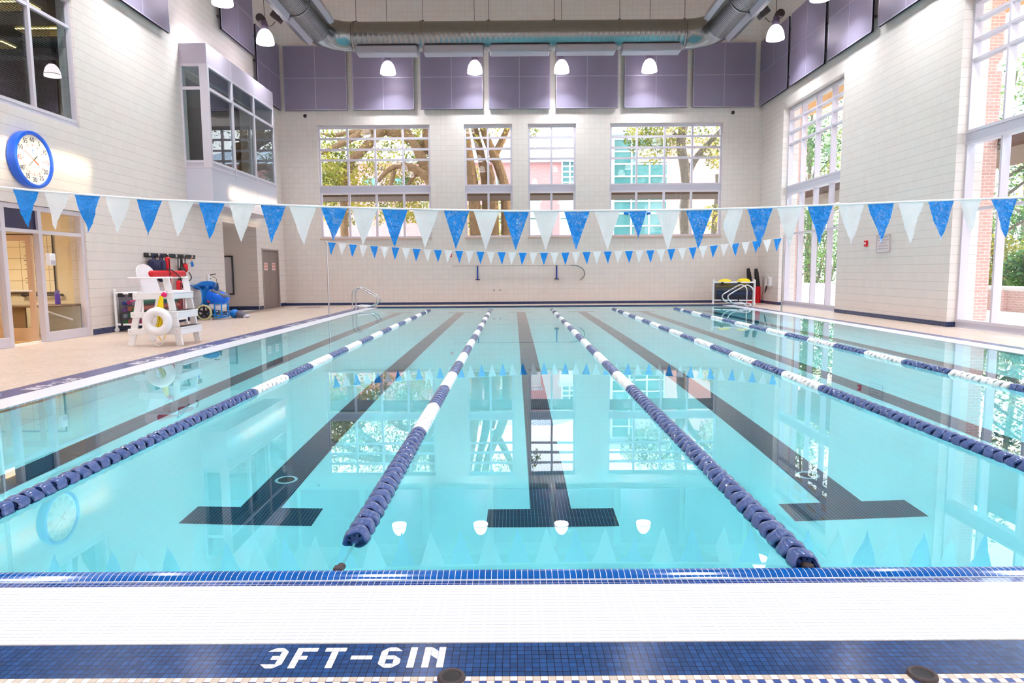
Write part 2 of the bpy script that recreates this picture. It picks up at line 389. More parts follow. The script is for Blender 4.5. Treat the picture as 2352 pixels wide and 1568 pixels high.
# ================================================================== SETTING: walls
def holes_boxes(mb, u0, u1, z0, z1, holes, mk):
    us = sorted(set([u0, u1] + [h[0] for h in holes] + [h[1] for h in holes]))
    zs = sorted(set([z0, z1] + [h[2] for h in holes] + [h[3] for h in holes]))
    for i in range(len(us)-1):
        run = None
        for j in range(len(zs)-1):
            cu, cz = (us[i]+us[i+1])/2, (zs[j]+zs[j+1])/2
            hit = any(h[0] < cu < h[1] and h[2] < cz < h[3] for h in holes)
            if not hit:
                if run is None: run = zs[j]
            if hit and run is not None: mk(us[i], us[i+1], run, zs[j]); run = None
        if run is not None: mk(us[i], us[i+1], run, zs[-1])
BW = [(-7.78, -3.30), (-1.94, -.02), (.61, 2.52), (3.88, 8.37)]
BZ = (2.66, 7.15)
RWIN = [(21.0, 25.55), (11.0, 15.55), (1.0, 5.55), (-9.0, -4.45)]
b = MB(); holes_boxes(b, XL-.35, XR+.6, -.3, ZC, [(x0, x1, *BZ) for x0, x1 in BW], lambda a, c, z0, z1: b.box((a, YB, z0), (c, YB+.4, z1)))
struct(b, 'wall_back', M_wallback)
b = MB(); holes_boxes(b, YN, YB, -.3, ZC, [(y0, y1, -.005, 7.15) for y0, y1 in RWIN], lambda a, c, z0, z1: b.box((XR, a, z0), (XR+.6, c, z1)))
struct(b, 'wall_right', M_wallside)
LH = [(9.4, 14.93, -.005, 2.68), (22.0, 24.85, -.005, 2.97), (25.30, 27.08, -.005, 2.24), (8.6, 15.0, 4.45, 7.1), (20.0, 24.7, 4.4, 7.1)]
b = MB(); holes_boxes(b, YN, YB, -.3, ZC, LH, lambda a, c, z0, z1: b.box((XL-.35, a, z0), (XL, c, z1)))
struct(b, 'wall_left', M_wallside)
b = MB().box((XL-.35, YN-.3, -.3), (XR+.6, YN, ZC)); struct(b, 'wall_front', M_wallback)
b = MB().box((XL-.35, YN-.3, ZC), (XR+.6, YB+.4, ZC+.25))
for k in range(9): b.box((XL, 1+3.2*k, ZC-.45), (XR, 1.25+3.2*k, ZC))
struct(b, 'ceiling', M_ceil)

# ------------------------------------------------------------------ floor, bands, gutters
b = MB()
NY = 2.0897-.0254
def fl(x0, x1, y0, y1): b.box((x0, y0, -.28), (x1, y1, 0))
fl(XL, XR, YN, NY)
fl(XL, -5.97, NY, YB); fl(8.55, XR, NY, YB); fl(-5.97, 8.55, 25.87, YB)
struct(b, 'floor', M_deck)
b = MB().box((-5.97, 2.1405, -.2), (8.55, 2.344, 0)); struct(b, 'trim_1', M_bandx)
b = MB().box((-5.97, 2.1151, -.2), (8.55, 2.1405, 0), 0).box((-5.97, 2.0897, -.2), (8.55, 2.1151, 0), 1).box((-5.97, NY, -.2), (8.55, 2.0897, 0), 0)
struct(b, 'trim_2', [M_chk1, M_chk2])
b = MB().box((-5.93, 2.344, -.2), (-5.57, 25.87, 0), 0).box((8.33, 2.344, -.2), (8.55, 25.87, 0), 0).box((-5.97, 2.344, -.2), (-5.93, 25.87, 0), 1)
struct(b, 'trim_3', [M_bandy, M_chky])
b = MB().box((-5.57, 2.350, -.2), (8.33, 2.806, 0)); struct(b, 'trim_4', M_gratex)
b = MB().box((-5.57, 2.806, -.2), (PX0, PY1, 0)).box((PX1, 2.806, -.2), (8.33, PY1, 0)); struct(b, 'trim_5', M_gratey)
b = MB().box((-5.57, 2.344, -.2), (8.33, 2.350, -.004)); struct(b, 'trim_6', M_silltan)
# rolled blue lip of the near edge
b = MB()
prof = [(2.806,-.012),(2.853,-.012)]
b.quad((PX0, 2.806, -.001), (PX1, 2.806, -.001), (PX1, 2.853, -.001), (PX0, 2.853, -.001), 1)
rp = [(2.853,-.002),(2.860,.003),(2.870,.009),(2.884,.014),(2.904,.0165),(2.925,.0135),(2.942,.005),(2.954,-.010),(2.957,-.05),(2.957,-.16)]
for i in range(len(rp)-1):
    (y0,z0),(y1,z1) = rp[i], rp[i+1]
    b.add([(PX0,y0,z0),(PX1,y0,z0),(PX1,y1,z1),(PX0,y1,z1)], [(0,1,2,3)], 0)
b.box((PX0, 2.8505, -.004), (PX1, 2.8555, .0015), 2)
o = struct(b, 'trim_7', [M_liptile, M_gut, mat('white lip grout', srgb(226,236,246), .4)], smooth=True)
b = MB().box((-5.57, PY1, -.25), (8.33, 25.87, .03)); struct(b, 'trim_8', M_navyx)
# base tiles
b = MB().box((XL, YB-.012, 0), (XR, YB, .10)); struct(b, 'baseboard_back', M_navyx)
b = MB()
for y0, y1 in ((25.55, YB), (15.55, 21.0), (5.55, 11.0), (-4.45, 1.0)): b.box((XR-.012, y0, 0), (XR, y1, .11))
for y in (25.55, 15.55): pass
b.box((XR-.012, 25.538, 0), (XR+.19, 25.5485, .11), 1); b.box((XR-.012, 15.538, 0), (XR+.19, 15.5485, .11), 1)
struct(b, 'baseboard_right', [M_navyy, M_navyx])
b = MB()
for y0, y1 in ((14.95, 22.0), (24.85, 25.25), (27.12, YB)): b.box((XL, y0, 0), (XL+.012, y1, .13))
struct(b, 'baseboard_left', M_navyy)

# ------------------------------------------------------------------ pool basin
def pz(y): return -1.07 - .45*(y-PY0)/(PY1-PY0)
b = MB()
b.quad((PX0,PY0,pz(PY0)), (PX1,PY0,pz(PY0)), (PX1,PY1,pz(PY1)), (PX0,PY1,pz(PY1)))
for (xa,ya),(xb,yb) in (((PX0,PY0),(PX0,PY1)), ((PX0,PY1),(PX1,PY1)), ((PX1,PY1),(PX1,PY0)), ((PX1,PY0),(PX0,PY0))):
    b.quad((xa,ya,pz(ya)), (xb,yb,pz(yb)), (xb,yb,-.1), (xa,ya,-.1))
basin = struct(b, 'pool_basin', M_plaster)
for x in LANES:
    b = MB(); h = .004
    def q4(x0, x1, y0, y1): b.quad((x0,y0,pz(y0)+h), (x1,y0,pz(y0)+h), (x1,y1,pz(y1)+h), (x0,y1,pz(y1)+h))
    q4(x-.15, x+.15, 4.85, 23.9); q4(x-.46, x+.46, 4.55, 4.85); q4(x-.46, x+.46, 23.9, 24.2)
    b.build('lane_line', M_laney, basin)
for x in (LANES[1], LANES[3], LANES[5]):
    b = MB(); z = pz(5.42)+.005
    b.lathe([(.066,.004),(.078,.012),(.088,.004),(.090,0)], 28, 0); b.lathe([(.0,.002),(.066,.004)], 28, 1)
    b.build('floor_inlet', [M_white, M_black], basin, True, loc=(x, 5.42, z))
b = MB()
nx, ny = 14, 24
b.quad((PX0,PY0,-.007), (PX1,PY0,-.007), (PX1,PY1,-.007), (PX0,PY1,-.007))
tag(b.build('pool_water', M_water), 'clear turquoise water filling the swimming pool', 'water')

# ------------------------------------------------------------------ windows
WINN = [0]
def window(u0, u1, z0, z1, mulls, rows, spand, glassw, fw0, fw1, mp, wm=.08, wr=.08, top=.1, sill=None, glass=None, name=None, botspan=None):
    """mp maps (u, w, z) to the hall; w grows outwards"""
    WINN[0] += 1
    def bx(mb, a, c):
        p, q = mp(*a), mp(*c); mb.box(p, q)
    f = MB()
    bx(f, (u0+.002, fw0+.006, z1-top), (u1-.002, fw1-.006, z1-.001)); bx(f, (u0+.002, fw0+.006, z0+.001), (u1-.002, fw1-.006, z0+wr))
    bx(f, (u0, fw0, z0), (u0+wm, fw1, z1)); bx(f, (u1-wm, fw0, z0), (u1, fw1, z1))
    for m in mulls: bx(f, (m-wm/2, fw0+.002, z0+.002), (m+wm/2, fw1-.002, z1-.002))
    for r in rows: bx(f, (u0+.003, fw0+.009, r-wr/2), (u1-.003, fw1-.009, r+wr/2))
    root = struct(f, name or 'window_%d' % WINN[0], M_alu)
    for s0, s1 in spand:
        s = MB(); bx(s, (u0+.004, fw0-.006, s0), (u1-.004, fw1+.004, s1)); s.build('spandrel_panel', M_span, root)
        for e in (s0, s1):
            s = MB(); bx(s, (u0+.001, fw0-.012, e-.03), (u1-.001, fw1+.006, e+.03)); s.build('spandrel_rail', M_alu, root)
    g = MB()
    a, c, d, e = mp(u0, glassw, z0), mp(u1, glassw, z0), mp(u1, glassw, z1), mp(u0, glassw, z1)
    g.quad(a, c, d, e); g.build('window_pane', glass or M_glass, root)
    if sill:
        s = MB(); bx(s, (u0-.02, -.05, z0-.05), (u1+.02, fw0+.02, z0)); s.build('window_sill', M_silltan, root)
    return root
mb_ = lambda u, w, z: (u, YB+w, z)
mr_ = lambda u, w, z: (XR+w, u, z)
ml_ = lambda u, w, z: (XL-w, u, z)
for (x0, x1), mu in zip(BW, ([-6.61, -5.51, -4.40], [-.99], [1.55], [4.97, 6.08, 7.18])):
    window(x0, x1, BZ[0]+.04, BZ[1]-.02, mu, [5.81, 6.22, 6.645], [(4.50, 4.78)], .17, .10, .21, mb_, sill=True)
for y0, y1 in RWIN:
    n = 4; w = (y1-y0)/n
    window(y0, y1, 0.02, 7.13, [y1-w*k for k in (1,2,3)], [5.86, 6.28, 6.70, 2.62], [(4.08, 4.34), (.0, .15)], .36, .20, .38, mr_, wm=.06, wr=.06, top=.08)
window(8.6, 15.0, 4.45, 7.1, [13.73, 12.45, 11.17, 9.9], [6.53], [(4.46, 4.58)], .12, .05, .14, ml_, wm=.07, wr=.06, top=.07, glass=M_darkglass)

# bay window (projecting viewing box on the left wall)
BX0, BX1, BY0, BY1 = XL, -8.54, 19.68, 24.98
b = MB()
b.box((BX0, BY0, 3.30), (BX1, BY1, 4.32))
wn = 'window_%d' % (WINN[0]+1); WINN[0] += 1
bay = struct(b, wn, M_bay)
b = MB().box((BX0, BY0, 7.17), (BX1, BY1, 7.72)); b.build('fascia_panel', mat('bay fascia', srgb(196, 186, 202), .4), bay)
b = MB()
for y in (21.37, 23.10): b.box((BX1-.004, y-.006, 3.30), (BX1+.003, y+.006, 4.32)).box((BX1-.004, y-.006, 7.17), (BX1+.003, y+.006, 7.72))
b.build('panel_joint', M_span, bay)
b = MB()
for z0, z1 in ((4.32, 4.36), (4.46, 4.53), (6.47, 6.55), (7.10, 7.17)):
    b.box((BX1-.09, BY0+.09, z0), (BX1+.008, BY1-.09, z1)); b.box((BX0+.055, BY0-.008, z0), (BX1-.225, BY0+.07, z1))
for y in (21.37, 23.10, BY1-.05): b.box((BX1-.10, y-.045, 4.321), (BX1+.012, y+.045, 7.169))
b.box((BX1-.22, BY0-.012, 4.321), (BX1+.012, BY0+.085, 7.169)); b.box((BX0, BY0-.012, 4.321), (BX0+.05, BY0+.08, 7.169))
b.box((BX0, BY1-.08, 4.322), (BX1-.002, BY1+.010, 7.168))
b.build('window_frame', M_alu, bay)
b = MB().box((BX1-.05, BY0+.05, 4.34), (BX1-.01, BY1-.05, 4.48)).box((BX0+.03, BY0+.01, 4.34), (BX1-.1, BY0+.05, 4.48)); b.build('window_sill', M_span, bay)
b = MB().quad((BX1-.03, BY0, 4.4), (BX1-.03, BY1, 4.4), (BX1-.03, BY1, 7.15), (BX1-.03, BY0, 7.15))
b.quad((BX0, BY0+.03, 4.4), (BX1-.05, BY0+.03, 4.4), (BX1-.05, BY0+.03, 7.15), (BX0, BY0+.03, 7.15))
b.build('window_pane', M_darkglass, bay)

# rooms behind the left wall, each an open shell
def room(n, x0, x1, y0, y1, z0, z1, mw, mf, mc):
    b = MB()
    b.quad((x0,y0,z0),(x0,y1,z0),(x0,y1,z1),(x0,y0,z1)); b.quad((x0,y0,z0),(x1,y0,z0),(x1,y0,z1),(x0,y0,z1)); b.quad((x0,y1,z0),(x1,y1,z0),(x1,y1,z1),(x0,y1,z1))
    b.quad((x0,y0,z0),(x1,y0,z0),(x1,y1,z0),(x0,y1,z0), 1); b.quad((x0,y0,z1),(x1,y0,z1),(x1,y1,z1),(x0,y1,z1), 2)
    struct(b, n, [mw, mf, mc])
XI = XL-.35
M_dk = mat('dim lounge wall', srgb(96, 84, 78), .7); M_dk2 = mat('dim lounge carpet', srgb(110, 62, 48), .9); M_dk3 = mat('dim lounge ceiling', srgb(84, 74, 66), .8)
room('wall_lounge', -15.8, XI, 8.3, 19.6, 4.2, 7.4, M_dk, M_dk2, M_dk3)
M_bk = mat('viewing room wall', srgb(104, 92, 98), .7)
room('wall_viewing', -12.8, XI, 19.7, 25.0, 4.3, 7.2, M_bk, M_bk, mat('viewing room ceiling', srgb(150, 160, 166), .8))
room('wall_office', -12.6, XI, 9.2, 15.35, -.002, 2.75, M_cream, M_officefl, M_cream)
room('wall_alcove', -11.6, XI, 22.0, 24.86, -.002, 2.97, M_plain, M_deck, M_plain)
b = MB().box((-11.6, 24.83, 0), (XL-.02, 24.85, .13)); struct(b, 'baseboard_alcove', M_navyx)
room('wall_closet', -10.6, XI, 25.2, 27.2, -.002, 2.3, M_plain, M_deck, M_plain)

# office storefront : frame, panes, entrance
b = MB(); X0, X1 = XL-.16, XL-.04
for y in (11.3, 12.58, 13.56, 14.89): b.box((X0, y-.05, 0), (X1, y+.05, 2.66))
b.box((X0+.006, 9.4, 2.58), (X1-.006, 14.93, 2.669)); b.box((X0+.006, 9.4, 2.14), (X1-.006, 14.93, 2.21))
for y0, y1 in ((9.4, 12.58), (13.56, 14.93)): b.box((X0+.006, y0, 0), (X1-.006, y1, .18))
ofr = struct(b, 'window_%d' % (WINN[0]+1), M_alu); WINN[0] += 1
b = MB()
for y0, y1, z0, z1 in ((9.4, 12.55, .15, 2.16), (13.6, 14.9, .15, 2.16), (9.4, 12.55, 2.2, 2.6), (13.6, 14.9, 2.2, 2.6)):
    b.quad((XL-.1,y0,z0), (XL-.1,y1,z0), (XL-.1,y1,z1), (XL-.1,y0,z1))
b.build('window_pane', M_glass, ofr)
b = MB().box((XL-.11, 12.63, 2.21), (XL-.09, 13.51, 2.58)); b.build('transom_panel', mat('navy graphic panel', srgb(38, 36, 78), .25), ofr)
# door leaf standing open into the office
b = MB()
dx0, dx1, dy = -10.30, XL-.18, 13.50
b.box((dx0, dy-.045, .02), (dx0+.11, dy, 2.12)); b.box((dx1-.11, dy-.045, .02), (dx1, dy, 2.12)); b.box((dx0+.1, dy-.041, .021), (dx1-.1, dy-.004, .28)); b.box((dx0+.1, dy-.041, 2.0), (dx1-.1, dy-.004, 2.119))
door = struct(b, 'door_1', M_tan)
b = MB().quad((dx0+.1, dy-.02, .28), (dx1-.1, dy-.02, .28), (dx1-.1, dy-.02, 2.0), (dx0+.1, dy-.02, 2.0)); b.build('door_pane', M_glass, door)
b = MB().tube(bend([(dx0+.05, dy-.04, 1.02), (dx0+.05, dy-.11, 1.02), (dx1-.05, dy-.11, 1.02), (dx1-.05, dy-.04, 1.02)], .03), .014, 8); b.build('push_bar', M_white, door, True)
# grey double door
b = MB()
b.box((XL-.12, 25.30, 0), (XL+.02, 25.35, 2.24)); b.box((XL-.12, 27.03, 0), (XL+.02, 27.08, 2.24)); b.box((XL-.12, 25.352, 2.19), (XL+.018, 27.028, 2.239))
dd = struct(b, 'door_2', mat('door frame steel', srgb(170, 158, 154), .4))
for y0, y1 in ((25.352, 26.188), (26.194, 27.028)):
    b = MB().bbox((XL-.09, y0, .012), (XL-.04, y1, 2.188), .006); lf = b.build('door_leaf', M_greydoor, dd)
    yc = (y0+y1)/2
    s = MB().box((XL-.041, yc-.17, 1.44), (XL-.034, yc+.17, 1.72)); sg = s.build('door_sign', M_pink, lf)
    t = MB()
    for k, (z, wd) in enumerate(((1.665, .13), (1.62, .12), (1.545, .14), (1.505, .10))): t.box((XL-.0345, yc-wd, z-.014), (XL-.032, yc+wd, z+.014))
    t.build('sign_lettering', mat('dull red print', srgb(206, 120, 120), .6), lf)
b = MB().cyl((XL-.04, 26.12, 1.0), (XL+.02, 26.12, 1.0), .016, 10).tube([(XL+.02, 26.12, 1.0), (XL+.022, 26.0, 1.0)], .012, 8); b.build('door_handle', M_steel, dd, True)

# ------------------------------------------------------------------ depth marking in white tile: 3FT-6IN (columns x rows of one inch tiles)
GL = {'3': ["b##c", None]}
def glyphs():
    T = .0254
    full = lambda c, r: [(c,r),(c+1,r),(c+1,r+1),(c,r+1)]
    tri = {'a': lambda c,r: [(c+1,r),(c+1,r+1),(c,r+1)], 'b': lambda c,r: [(c,r),(c+1,r+1),(c,r+1)], 'c': lambda c,r: [(c,r),(c+1,r),(c+1,r+1)], 'd': lambda c,r: [(c,r),(c+1,r),(c,r+1)]}
    # '#' full tile ; a bevel upper-left, b bevel upper-right, c bevel lower-left, d bevel lower-right
    L = {'3': ["a#b", "..#", ".##", "..#", "c#d"], 'F': ["###", "#..", "##.", "#..", "#.."], 'T': ["###", ".#.", ".#.", ".#.", ".#."],
         '-': ["...", "...", "###", "...", "..."], '6': ["a#b", "#..", "##b", "#.#", "c#d"], 'I': ["#", "#", "#", "#", "#"], 'N': ["#b#", "###", "#c#", "#.#", "#.#"]}
    polys = []; col = 0
    for ch in "3FT-6IN":
        g = L[ch]; cur = []; polys.append(cur)
        for r, row in enumerate(g):
            for c, k in enumerate(row):
                if k == '.': continue
                cur.append(full(col+c, r) if k == '#' else tri[k](col+c, r))
        col += len(g[0]) + 1
    return polys
PG = glyphs()
t = thing('depth_marking', 'white tile depth marking 3FT-6IN in the blue band on the near deck', 'depth marking')
def glyph_parts(t, f, m):
    for g in PG:
        b = MB()
        for p in g: b.add([f(x, y) for x, y in p], [tuple(range(len(p)))])
        b.build('glyph', m, t)
glyph_parts(t, lambda x, y: (-.885+x*.0254, 2.344-.0254-y*.0254, .0006), M_letter)
M_letter2 = mat('white side letter tile', srgb(226, 222, 228), .3)
def side_mark(y0, lab):
    t = thing('depth_marking', lab, 'depth marking', (0,0,0), 0, 'depth markings along the left deck edge')
    glyph_parts(t, lambda x, y: (-5.60-.0254*y*1.5, y0-x*.036, .0006), M_letter2)
for y0, lab in ((8.75, 'white tile depth marking at the near left end of the side deck band'), (10.95, 'white tile depth marking in front of the lifeguard chair, its nearer one'),
                (12.75, 'white tile depth marking in the side band beside the front leg of the lifeguard chair'), (14.6, 'white tile depth marking in the side band midway between chair and blue cart'),
                (18.0, 'white tile depth marking in the side band before the left flag post, nearer of two'), (19.6, 'white tile depth marking in the side band closest to the left flag post')):
    side_mark(y0, lab)
# black cups set into the near band
for x, lab in ((-.216, 'round black anchor cup set in the blue band right of the depth marking'), (1.347, 'round black anchor cup set in the blue band at the right')):
    t = thing('anchor_cup', lab, 'deck cup', (x, 2.133, 0), 0, 'anchor cups in the near band')
    MB().lathe([(.030,.004),(.034,.009),(.041,.010),(.046,.006),(.048,0)], 32).build('rim', M_dark, t, True)
    MB().lathe([(.0,.002),(.022,.003),(.030,.004)], 32).build('plug', M_black, t, True)
# ================================================================== acoustic panels
def panel_mesh(w, h):
    b = MB().bbox((-w/2, -.06, 0), (w/2, 0, h), .008)
    return b
def panel(label, loc, rz, w, h, group):
    t = thing('acoustic_panel', label, 'wall panel', loc, rz, group)
    panel_mesh(w, h).build('panel_face', M_panel, t)
    b = MB()
    b.box((-w/2, -.066, 0), (w/2, .0, .03)).box((-w/2, -.066, h-.03), (w/2, 0, h)).box((-w/2, -.066, 0), (-w/2+.03, 0, h)).box((w/2-.03, -.066, 0), (w/2, 0, h))
    b.build('edge_trim', M_paneltrim, t)
    b = MB().box((-.014, -.0635, .03), (.014, -.058, h-.03)).box((-w/2+.03, -.0635, h/2-.014), (w/2-.03, -.058, h/2+.014)); b.build('seam_strip', M_paneltrim, t)
    b = MB()
    for x in (-w/2+.06, w/2-.06):
        for z in (.4, h/2, h-.4): b.box((x-.03, 0, z-.03), (x+.03, .097, z+.03))
    b.build('wall_mount', M_dark, t)
    return t
names = ['leftmost lavender acoustic panel on the far wall, beside the left corner', 'second lavender acoustic panel from the left corner on the far wall', 'third lavender acoustic panel from the left on the far wall',
         'middle lavender acoustic panel on the far wall, fourth of seven', 'lavender acoustic panel on the far wall just right of the middle one', 'second lavender acoustic panel from the right on the far wall', 'rightmost lavender acoustic panel on the far wall, beside the right corner']
for k, (x0, x1) in enumerate(((-8.98,-6.50), (-6.28,-3.87), (-3.61,-1.16), (-.93,1.49), (1.72,4.16), (4.41,6.88), (7.10,9.54))):
    panel(names[k], ((x0+x1)/2, YB-.10, 7.70), 0, x1-x0, 2.45, 'acoustic panels on the far wall')
for (y0, y1), lab in zip(((24.95, 27.65), (22.05, 24.72), (19.2, 21.82), (16.3, 18.87), (13.4, 16.0)),
        ('dark lavender acoustic panel on the right wall tight to the far corner', 'second lavender acoustic panel from the far corner on the right wall', 'third lavender acoustic panel from the far corner on the right wall', 'lavender acoustic panel on the right wall cut by the top edge', 'panel')):
    if y0 < 14: continue
    panel(lab, (XR-.10, (y0+y1)/2, 7.72), -PI/2, y1-y0, 2.45, 'acoustic panels on the right wall')
for y0, y1, z, lab in ((16.25, 18.9, 7.72, 'lavender acoustic panel on the left wall nearest to the camera, lit by a lamp'), (22.3, 25.02, 9.0, 'high lavender acoustic panel on the left wall above the bay window'), (25.25, 27.65, 7.72, 'dark lavender acoustic panel on the left wall in the far corner')):
    panel(lab, (XL+.10, (y0+y1)/2, z), PI/2, y1-y0, 2.45, 'acoustic panels on the left wall')

# ================================================================== pendant lamps
LAMPW = 70.0
def light(name, parent, loc, size, energy, col, down=True, spread=math.radians(118)):
    l = bpy.data.lights.new(name, 'AREA'); l.shape = 'DISK'; l.size = size; l.energy = energy; l.color = col; l.spread = spread if down else PI
    o = bpy.data.objects.new(name, l); COL.objects.link(o); o.parent = parent; o.location = loc
    if not down: o.rotation_euler = (PI, 0, 0)
    return o
def make_pendant(side, label, loc, group, power=1.0):
    """origin at the lower rim of the bowl"""
    t = thing('pendant_light', label, 'pendant light', loc, 0, group)
    b = MB().lathe([(.285,.0),(.290,.03),(.283,.10),(.262,.20),(.222,.31),(.165,.395),(.105,.445),(.10,.46)], 32)
    b.build('bowl', M_bowl, t, True)
    b = MB().lathe([(.290,.062),(.294,.066),(.294,.078),(.288,.082)], 32); b.build('rim_clip', M_socket, t, True)
    b = MB().lathe([(.10,.44),(.115,.46),(.115,.60),(.085,.66),(.085,.72),(.02,.74)], 20, cap1=True); b.build('socket_housing', M_socket, t, True)
    b = MB().cyl((0,0,.72), (0,0,ZC-loc[2]-.001), .010, 6); b.build('stem_rod', M_dark, t)
    if side:
        s = side
        M = Matrix.Translation((s*.42, .02, .86)) @ Matrix.Rotation(s*math.radians(38), 4, 'Y')
        b = MB().bbox((-.19, -.13, -.12), (.19, .13, .12), .02, 0, M); b.build('ballast_box', M_dark, t)
        b = MB().lathe([(.0,-.14),(.12,-.14),(.14,-.1),(.14,.1),(.12,.14),(0,.14)], 14, 0, Matrix.Translation((-s*.12, .0, .80)) @ Matrix.Rotation(PI/2, 4, 'X')); b.build('reflector_cap', M_dark, t, True)
        b = MB().tube([(s*.08,0,.56), (s*.20,0,.55), (s*.36,.0,.70)], .016, 6); b.build('bracket', M_dark, t, True)
    light('lamp', t, (0,0,.045), .50, LAMPW*power, (.92,.96,1.0))
    light('uplight', t, (0,0,.475), .16, LAMPW*.11, (1.0,.74,.48), down=False)
    return t
lab4 = ['pendant light in front of the far wall, leftmost of the four below the duct', 'second pendant light from the left of the four below the duct', 'third pendant light from the left of the four below the duct', 'pendant light in front of the far wall, rightmost of the four below the duct']
p0 = None
for x, lab in zip((-4.70, -1.41, 1.87, 5.19), lab4):
    if p0 is None: p0 = make_pendant(0, lab, (x, 26.65, 8.80), 'pendant lights along the far wall', .6)
    else: dup(p0, (x, 26.65, 8.80), None, lab)
for x in (-4.70, -1.41, 1.87, 5.19): dup(p0, (x, -4.0, 8.80), None, 'added unseen pendant light over the near deck, behind the camera', 'added pendant lights along the near wall')  # unseen row added to light the pennants from the front
c0 = None  # unseen pendants added above the water to brighten the pool
for y in (17.0, 12.0, 7.0, 2.0):
    for x in (-2.4, 3.2):
        lab = 'added unseen pendant light over the middle of the pool, above the picture'
        if c0 is None: c0 = make_pendant(0, lab, (x, y, 9.0), 'added pendant lights over the pool', .7)
        else: dup(c0, (x, y, 9.0), None, lab)
for X, s, w in ((-8.2, 1, 'left'), (8.74, -1, 'right')):
    q0 = None
    for k in range(8):
        y = 23.5 - 3.35*k
        lab = ('pendant light with a ballast box hanging near the far end of the %s wall' % w if k == 0 else 'pendant light on the %s side, only its lower rim inside the top of the picture' % w if k == 1 else 'pendant light over the %s side of the pool, above the picture' % w)
        if q0 is None: q0 = make_pendant(s, lab, (X, y, 8.92), 'pendant lights along the %s side' % w, .72)
        else: dup(q0, (X, y, 8.92), None, lab)

# ================================================================== air duct
DY, DZ, DR = 24.5, 9.43, .49
duct = thing('air_duct', 'large galvanised spiral air duct running round the ceiling in a U', 'air duct', (0,0,DZ))
def ribbed(mb, a, c, r, pitch=.17, n=32, amp=.003):
    a, c = Vector(a), Vector(c); L = (c-a).length; k = max(2, int(L/pitch)); pts = []; rs = []
    for i in range(k):
        t = i/k
        for dt, dr in ((0,0), (.04,0), (.89,0), (.93,amp), (.97,amp)):
            pts.append(a + (c-a)*((i+dt)/k)); rs.append(r+dr)
    pts.append(c); rs.append(r)
    mb.tube(pts, rs, n, caps=False)
seams = [atY(px, 85, DY).x for px in (815, 968, 1119, 1269, 1419, 1568)]
SXL, SXR = seams[0], seams[-1]; ER = 1.05
LXL, LXR = SXL-ER, SXR+ER
for x0, x1 in zip(seams[:-1], seams[1:]):
    b = MB(); ribbed(b, (x0, DY, 0), (x1, DY, 0), DR); b.build('duct_section', M_galv, duct, 'all')
    b = MB(); b.bbox((x0+.10, DY-.40, -DR-.17), (x1-.12, DY+.10, -DR+.09), .03); b.build('air_diffuser', M_galvbox, duct)
for x in seams:
    b = MB().tube([(x-.03, DY, 0), (x+.03, DY, 0)], DR+.022, 32); b.build('joint_ring', M_galv, duct, True)
    b = MB().cyl((x+.06, DY, DR), (x+.06, DY, ZC-DZ-.001), .009, 6).bbox((x+.02, DY-.04, DR-.005), (x+.10, DY+.04, DR+.05), .005); b.build('hanger_rod', M_dark, duct)
YS = DY-ER
for sx, lx, sg in ((SXL, LXL, -1), (SXR, LXR, 1)):
    pts = [(sx, DY, 0)] + [(sx+sg*ER*math.sin(a), DY-ER+ER*math.cos(a), 0) for a in [math.radians(22.5*k) for k in range(5)]]
    b = MB(); b.tube(pts, DR, 32, caps=False); b.build('duct_elbow', M_galv, duct, 'all')
    y1 = YS
    while y1 > 4:
        y0 = y1-2.3
        b = MB(); ribbed(b, (lx, y1, 0), (lx, y0, 0), DR, .095, 32, .0022); b.build('duct_section', M_galv, duct, 'all')
        b = MB().tube([(lx, y0-.03, 0), (lx, y0+.03, 0)], DR+.022, 32); b.build('joint_ring', M_galv, duct, True)
        b = MB().cyl((lx, y0, DR), (lx, y0, ZC-DZ-.001), .009, 6); b.build('hanger_rod', M_dark, duct)
        for side, ang, nm in ((sg, -60, 'slot'), (-sg, 25, 'plain')):
            M = Matrix.Translation((lx, 0, 0)) @ Matrix.Rotation(-math.radians(ang)*side, 4, 'Y')
            if side < 0: M = Matrix.Translation((lx, 0, 0)) @ Matrix.Rotation(math.radians(ang), 4, 'Y') @ Matrix.Rotation(PI, 4, 'Z') @ Matrix.Translation((0, -2*((y0+y1)/2), 0))
            b = MB().bbox((DR-.10, y0+.08, -.17), (DR+.15, y1-.08, .17), .02, 0, M); bx = b.build('air_diffuser', M_galvbox, duct)
            if nm == 'slot':
                s = MB()
                for k in range(4): s.box((DR+.148, y0+.12, -.125+.07*k), (DR+.153, y1-.12, -.090+.07*k), 0, M)
                s.build('slot_grille', M_black, bx)
        y1 = y0

# ================================================================== small things on the walls
for (x, z), lab in zip(((-8.21, 7.50), (8.71, 7.50)), ('small white dome camera under the leftmost panel on the far wall', 'small white dome camera under the rightmost panel on the far wall')):
    t = thing('dome_camera', lab, 'security camera', (x, YB-.10, z), 0, 'dome cameras on the far wall')
    MB().bbox((-.05,-.02,.02), (.05,.10,.10), .01).build('mount', M_white, t)
    MB().blob((0,0,0), (.065,.065,.075), 14, 8).build('dome', M_black, t, True)
